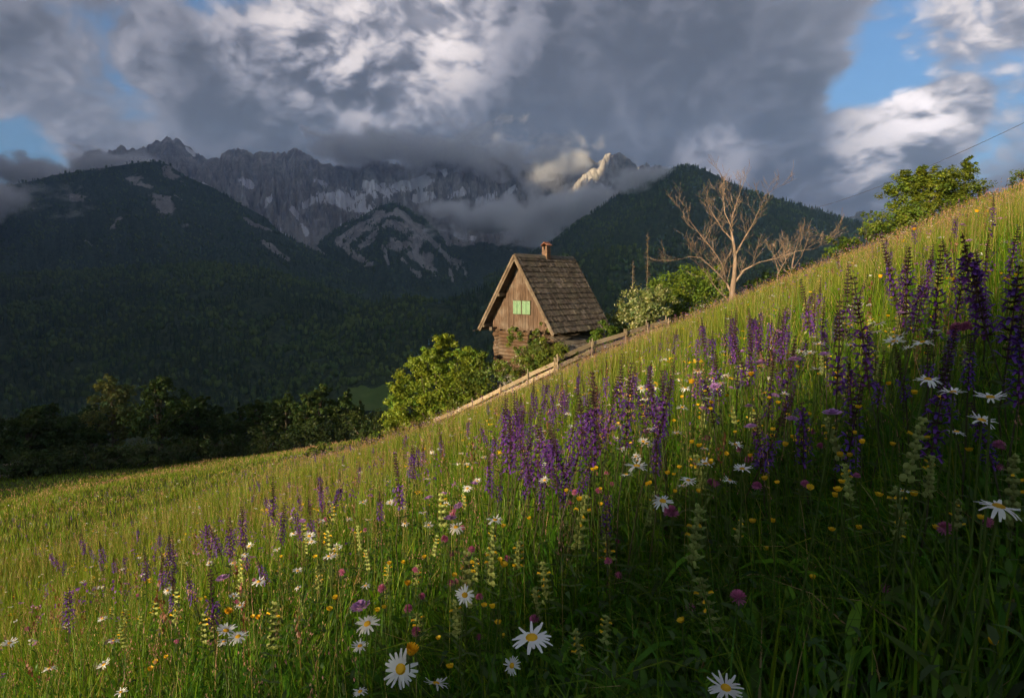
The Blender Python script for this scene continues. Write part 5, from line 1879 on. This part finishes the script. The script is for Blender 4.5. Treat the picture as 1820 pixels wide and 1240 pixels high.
def make_flowers():
    rng = np.random.default_rng(2024)
    DA, SA, RA = daisy_protos(), salvia_protos(), rattle_protos()
    SM = small_protos()
    sunh = Vector((SUN_VEC.x, SUN_VEC.y, 0)).normalized()
    lab = {'daisy': ('ox_eye_daisy', 'white daisy with a yellow centre in the meadow grass', 'daisy', 'white daisies in the meadow'),
           'salvia': ('meadow_sage', 'upright spike of violet sage blossom in the meadow grass', 'flower', 'violet sage spikes in the meadow'),
           'rattle': ('yellow_rattle', 'pale green rattle plant with small yellow hooded blossoms in the grass', 'flower', 'yellow rattle plants in the meadow'),
           'buttercup': ('buttercup', 'small glossy yellow buttercup in the meadow grass', 'flower', 'yellow buttercups in the meadow'),
           'goatsbeard': ('goats_beard', 'large half open golden flower on a tall stalk in the meadow', 'flower', 'half open golden flowers in the meadow'),
           'clover': ('red_clover', 'round pink clover head low in the meadow grass', 'flower', 'pink clover heads in the meadow'),
           'scabious': ('field_scabious', 'flat lilac scabious flower head above the grass', 'flower', 'lilac scabious heads in the meadow')}

    LOOK = {'daisy': ['white daisy with flat even petals and a yellow centre', 'white daisy with slightly cupped petals round a yellow centre', 'white daisy with drooping petals round a yellow centre', 'white daisy with raised petals, some of them missing'],
            'salvia': ['violet sage spike in full blossom with a dark tip', 'tall violet sage spike blossoming in its lower half', 'short violet sage spike in blossom almost to the tip', 'mostly budded dark sage spike with few violet blossoms', 'violet sage spike with blossom along two thirds of it'],
            'rattle': ['pale green rattle plant of middle height with yellow hooded blossoms', 'short pale green rattle plant with yellow hooded blossoms', 'tall pale green rattle plant with yellow hooded blossoms'],
            'buttercup': ['wide open yellow buttercup in the meadow grass', 'cupped yellow buttercup in the meadow grass'],
            'goatsbeard': ['half open golden flower on a tall stalk in the meadow', 'nearly closed golden flower on a tall stalk in the meadow'],
            'clover': ['round pink clover head low in the meadow grass'],
            'scabious': ['flat lilac scabious flower head above the grass']}

    def nrm(tilt=0.06):
        return Vector((0, 0, 1)) + sunh * tilt * rng.uniform(.2, 1.3) + Vector(rng.normal(0, .16, 3))

    def put(kind, px, py, h, wpx=None, real=0.05, normal=None, v=None, label=None, D=None):
        D = D or hit(px, py, h)
        if D is None: return
        p = at(px, py, D)
        gz = float(ground(p.x, p.y))
        if not (0.08 < p.z - gz < 1.05): return
        size = 1.0
        if wpx: size = float(np.clip(wpx * D / FPX / real, 0.55, 1.45))
        else: size = float(rng.uniform(.7, 1.0))
        nm, lb, cat, gr = lab[kind]
        if v is None: v = int(rng.integers(len(LOOK[kind])))
        lb = LOOK[kind][v % len(LOOK[kind])]
        if label: lb, gr = label, gr
        if kind == 'daisy':
            return place(kind, nm, lb, cat, gr, DA, STEM_G, p, normal or nrm(), size, rng, v)
        if kind == 'salvia':
            return place(kind, nm, lb, cat, gr, SA, STEM_S, p, None, size, rng, v, True, 0.16)
        if kind == 'rattle':
            return place(kind, nm, lb, cat, gr, RA, STEM_G, p, None, size, rng, v, True, 0.12)
        st = {'buttercup': STEM_C, 'clover': STEM_C, 'goatsbeard': STEM_G, 'scabious': STEM_G}[kind]
        return place(kind, nm, lb, cat, gr, SM[kind], st, p, normal or nrm(.1), size, rng, v)

    # --- daisies that can be told one by one
    for px, py, w, h, *n in [(945, 1133, 78, .52, (-.05, -.05, 1)), (910, 1182, 36, .46, (-.6, -.6, .6)), (1290, 1222, 66, .50, (0, -.15, 1)), (712, 1188, 72, .44, (-.15, -.85, .5)), (653, 1108, 46, .50, (-.2, -.3, 1)),
            (640, 1147, 32, .44), (775, 1214, 46, .42, (.1, .35, .9)), (640, 1228, 28, .38), (826, 1057, 38, .52, (.1, -.6, .8)), (1132, 828, 42, .60, (0, -.1, 1)), (1178, 890, 40, .56, (0, -.35, 1)), (1319, 833, 34, .56), (1297, 853, 25, .5),
            (1775, 900, 70, .62, (.1, -.05, 1)), (1760, 706, 48, .66), (1694, 697, 42, .64), (1649, 674, 44, .64), (1640, 608, 34, .66), (1590, 607, 38, .66), (1615, 618, 20, .6), (1452, 657, 29, .62), (1745, 747, 46, .62), (1700, 767, 30, .56),
            (1213, 724, 25, .58), (1103, 755, 27, .58), (1104, 798, 22, .54), (1130, 811, 17, .5), (1252, 796, 18, .5), (1213, 862, 18, .46), (1455, 612, 25, .6), (1425, 625, 22, .6), (1440, 628, 26, .6), (1512, 614, 22, .6), (1500, 576, 28, .62), (1558, 590, 20, .6),
            (1600, 596, 26, .6), (1660, 588, 24, .6), (1560, 575, 26, .6), (1512, 545, 24, .62), (1180, 640, 16, .55), (1240, 660, 18, .55), (1085, 720, 14, .55), (1140, 690, 18, .56), (1165, 688, 20, .56), (1290, 668, 18, .55), (1010, 735, 14, .52), (1045, 748, 18, .55),
            (720, 930, 17, .5), (792, 896, 17, .5), (820, 806, 12, .5), (752, 911, 16, .5), (620, 923, 14, .5), (655, 924, 14, .5), (585, 988, 24, .52), (460, 1033, 27, .5), (650, 1040, 20, .48), (530, 1043, 14, .45), (550, 952, 22, .52), (443, 970, 20, .5), (185, 1180, 24, .45),
            (88, 1187, 24, .45), (215, 1229, 24, .42), (17, 1142, 25, .48), (147, 1033, 16, .48), (253, 1022, 15, .46), (690, 855, 12, .5), (760, 850, 12, .5), (830, 825, 13, .5), (640, 838, 10, .5), (860, 812, 12, .5), (1605, 872, 18, .4), (1395, 700, 16, .5)]:
        put('daisy', px, py, h, w, 0.05, n[0] if n else None)
    # --- violet sage: px, y of the spike's foot, spike height in px
    for px, py, hp, h, v in [(893, 800, 98, .50, 0), (1040, 812, 120, .52, 1), (1066, 800, 125, .56, 1), (1160, 745, 105, .55, 4), (1100, 742, 100, .55, 1), (968, 868, 108, .45, 2), (990, 872, 112, .45, 0), (945, 862, 98, .46, 4), (1012, 868, 80, .44, 2),
            (925, 850, 90, .45, 4), (1165, 842, 82, .48, 2), (1078, 950, 95, .36, 2), (955, 850, 110, .48, 1), (980, 845, 105, .50, 4), (1005, 850, 100, .48, 0), (1022, 838, 118, .50, 4), (1052, 830, 128, .50, 0), (905, 842, 120, .48, 4), (935, 880, 90, .42, 2), (1178, 770, 100, .52, 1), (1148, 770, 95, .52, 2), (960, 905, 80, .38, 2), (1000, 900, 84, .38, 4), (1030, 880, 84, .42, 4), (885, 890, 55, .44, 3), (486, 930, 110, .50, 1), (676, 925, 55, .52, 4), (380, 1110, 112, .42, 3), (122, 1120, 95, .44, 2), (392, 985, 70, .48, 4), (375, 990, 80, .48, 2),
            (500, 965, 80, .46, 4), (535, 958, 66, .48, 2), (290, 1045, 60, .46, 4), (310, 1085, 72, .42, 3), (345, 1070, 70, .42, 4), (150, 985, 58, .5, 1), (185, 1000, 50, .5, 4), (105, 1010, 55, .48, 2), (440, 1010, 55, .45, 3), (475, 1035, 60, .42, 4),
            (1755, 600, 200, .50, 0), (1790, 640, 200, .48, 2), (1735, 560, 120, .55, 4), (1810, 720, 170, .44, 0), (1700, 560, 110, .55, 1), (1660, 600, 140, .52, 1), (1610, 560, 130, .55, 4), (1595, 545, 110, .56, 1), (1625, 590, 110, .54, 2), (1500, 600, 120, .54, 3), (1545, 690, 175, .46, 1),
            (1440, 590, 90, .56, 3), (1420, 660, 70, .5, 2), (1405, 670, 66, .5, 4), (1540, 655, 90, .5, 2), (1650, 690, 90, .48, 3), (1680, 660, 100, .5, 2), (1720, 690, 90, .46, 4), (1350, 625, 72, .56, 4), (1335, 622, 64, .56, 1), (1365, 620, 62, .56, 2), (1300, 612, 56, .56, 4), (1240, 640, 50, .55, 2),
            (1310, 690, 60, .52, 3), (1610, 710, 80, .45, 3), (1560, 720, 70, .45, 3), (1690, 745, 70, .42, 2), (1765, 830, 100, .38, 4), (1390, 640, 80, .54, 1), (1470, 640, 70, .52, 2), (1130, 700, 60, .52, 4), (1190, 700, 62, .52, 3)]:
        D = hit(px, py, h)
        if D:
            put('salvia', px, py, h, hp, 0.26, None, v, D=D)
    # --- yellow rattle
    for px, py, hp, h, v in [(1612, 850, 105, .48, 2), (1650, 880, 80, .45, 0), (1232, 1000, 105, .40, 2), (1025, 970, 92, .40, 2), (812, 1130, 75, .40, 0), (362, 1140, 58, .38, 0), (1030, 1165, 60, .34, 1), (1075, 1140, 40, .34, 1), (1590, 955, 45, .36, 1), (1510, 885, 70, .42, 0), (1310, 960, 60, .36, 1), (1700, 940, 55, .34, 1),
            (545, 985, 34, .45, 0), (600, 990, 34, .44, 1), (640, 975, 40, .46, 2), (655, 1010, 38, .44, 0), (690, 1030, 30, .42, 1), (200, 1095, 22, .42, 1), (190, 1070, 20, .42, 0), (250, 1110, 34, .40, 1), (1160, 672, 30, .55, 0), (1210, 690, 24, .52, 1), (870, 985, 50, .42, 2), (770, 985, 34, .42, 0), (1715, 650, 45, .5, 1), (1690, 640, 45, .5, 0)]:
        put('rattle', px, py, h, hp, 0.135, None, v)
    # --- yellow, pink and lilac heads
    put('goatsbeard', 728, 1164, .50, 34, 0.032, (.35, -.2, 1), 1, 'closed golden bud pressed against the petals of a daisy', D=hit(712, 1188, .44))
    for px, py, w, h in [(1228, 684, 19, .66), (405, 1090, 18, .5), (1335, 668, 14, .6), (1625, 410, 16, .7), (1735, 378, 10, .7), (1565, 495, 12, .66), (460, 1100, 14, .4), (725, 1040, 16, .5)]:
        put('goatsbeard', px, py, h, w, 0.036)
    for px, py, w, h in [(1212, 1105, 19, .36), (1395, 792, 15, .46), (941, 922, 11, .4), (1478, 943, 16, .34), (1290, 808, 12, .45), (1625, 700, 15, .5), (1580, 684, 14, .5), (1145, 740, 13, .5), (277, 1178, 14, .36), (268, 1190, 14, .36), (295, 1168, 10, .38), (72, 975, 9, .5), (82, 975, 9, .5), (70, 1035, 12, .46), (560, 990, 10, .42), (717, 1000, 10, .4), (1022, 690, 8, .5),
            (1510, 580, 12, .5), (1440, 520, 10, .6), (1370, 505, 8, .6)]:
        put('buttercup', px, py, h, w, 0.022)
    for px, py, w, h in [(1193, 920, 28, .42), (1310, 1070, 30, .34), (1264, 862, 16, .42), (1275, 864, 14, .42), (607, 1022, 15, .42), (750, 1062, 13, .38), (738, 1018, 13, .4), (805, 918, 12, .44), (1705, 592, 24, .56), (1690, 600, 18, .54), (1718, 588, 20, .56), (1345, 870, 18, .4), (1523, 850, 13, .4), (680, 1050, 16, .4), (800, 1040, 14, .38), (50, 1120, 12, .4), (790, 960, 14, .42), (1150, 770, 12, .45)]:
        put('clover', px, py, h, w, 0.027)
    for px, py, w, h in [(640, 1078, 32, .42), (395, 1028, 28, .5), (1352, 646, 27, .6), (1433, 490, 12, .66), (355, 903, 9, .5), (350, 887, 8, .5), (702, 805, 12, .52), (618, 830, 10, .5), (560, 870, 9, .5), (235, 978, 13, .5), (1090, 762, 14, .55), (1710, 400, 10, .66), (1265, 665, 12, .58), (1300, 690, 12, .56), (880, 735, 9, .5)]:
        put('scabious', px, py, h, w, 0.036)

    # --- the rest of them, strewn in drifts
    def strew(kind, n, boxes, h0, h1, near=1.1):
        done = 0; tries = 0
        while done < n and tries < n * 14:
            tries += 1
            x0, x1, y0, y1 = boxes[int(rng.integers(len(boxes)))]
            px = rng.uniform(x0, x1); py = rng.uniform(y0, y1)
            h = rng.uniform(h0, h1)
            D = hit(px, py, h)
            if D is None or D > 16 or D < near: continue
            p = at(px, py, D)
            if fbm(np.array([p.x * 0.9]), np.array([p.y * 0.9]), 2, 900 + len(kind))[0] + rng.normal(0, .25) < 0.02: continue
            if put(kind, px, py, h, D=D): done += 1
    strew('salvia', 120, [(900, 1500, 590, 740), (900, 1180, 680, 800), (1380, 1820, 400, 600), (400, 800, 800, 930), (100, 560, 900, 1040), (560, 1000, 730, 850), (250, 900, 780, 900)], .36, .58)
    strew('daisy', 95, [(700, 1350, 640, 860), (1000, 1350, 600, 720), (300, 900, 850, 1020), (0, 500, 980, 1150)], .42, .6)
    strew('buttercup', 130, [(0, 900, 830, 1100), (900, 1500, 600, 820), (1300, 1820, 380, 640), (1000, 1700, 700, 900)], .36, .58)
    strew('rattle', 40, [(450, 900, 900, 1080), (1050, 1350, 620, 760), (150, 500, 1000, 1160), (1300, 1700, 560, 720)], .30, .5)
    strew('clover', 45, [(500, 950, 880, 1080), (0, 500, 960, 1180), (1000, 1500, 680, 900)], .28, .42)
    strew('scabious', 34, [(300, 900, 800, 940), (900, 1500, 600, 760), (1400, 1780, 400, 560)], .48, .66)

    low = [(950, 1780, 860, 1180), (1150, 1800, 760, 980), (700, 1100, 980, 1200)]
    strew('buttercup', 26, low, .24, .42, 0.7)
    strew('clover', 16, low, .22, .36, 0.75)
    strew('rattle', 14, low, .24, .40, 0.8)
    strew('salvia', 12, [(1250, 1780, 640, 860)], .30, .46, 0.9)
    strew('salvia', 30, [(450, 1000, 720, 830), (1000, 1450, 560, 660), (300, 700, 800, 880)], .40, .58, 3.0)

    # --- blossom too far off to count
    B = Bulk()
    P, r = scatter(3.2, 34, 36, rng, -50, 46, p=0.95)
    n = len(P)
    d1 = fbm(P[:, 0] * .22, P[:, 1] * .22, 3, 71) + 0.25 * rng.standard_normal(n)
    side = np.where(P[:, 0] < -8 - 0.12 * P[:, 1], 0.25, 1.0)
    keep = rng.random(n) < np.clip(0.55 + 1.2 * d1, .1, 1) * side
    P, r = P[keep], r[keep]; n = len(P)
    kind = rng.choice(5, n, p=[.50, .16, .14, .12, .08])
    col = np.array([(0.22, 0.075, 0.34), (0.72, 0.48, 0.02), (0.74, 0.74, 0.70), (0.42, 0.20, 0.36), (0.40, 0.42, 0.14)])[kind] * rng.uniform(.7, 1.2, (n, 1))
    h = rng.uniform(.36, .62, n)
    k = 7
    # violet spikes: stacked flecks; others: one flat head of flecks
    sp = (kind == 0) | (kind == 4)
    off = np.where(sp[:, None, None], np.stack([rng.normal(0, .012, (n, k)), rng.normal(0, .012, (n, k)), rng.uniform(-.09, .09, (n, k))], -1),
                   np.stack([rng.normal(0, .012, (n, k)), rng.normal(0, .012, (n, k)), rng.normal(0, .003, (n, k))], -1))
    C = (P + np.array([0, 0, 1.0]) * h[:, None])[:, None, :] + off
    C = C.reshape(-1, 3); m = len(C)
    L = np.repeat(np.maximum(.016, .0011 * r), k) * rng.uniform(.7, 1.3, m)
    B.add(blades(C, L, L * .8, rng.uniform(.4, 2.2, m), 2, np.repeat(col, k, 0) * rng.uniform(.75, 1.25, (m, 1)), rng, leaf=True))
    B.add(blades(P, h, np.maximum(.002, .0005 * r), rng.gamma(2, .04, n), 2, np.tile([[0.085, 0.11, 0.03]], (n, 1)), rng))
    tag(B.build('far_blossom', PETAL), kind='stuff')
    print('flowers', COUNT)


make_flowers()
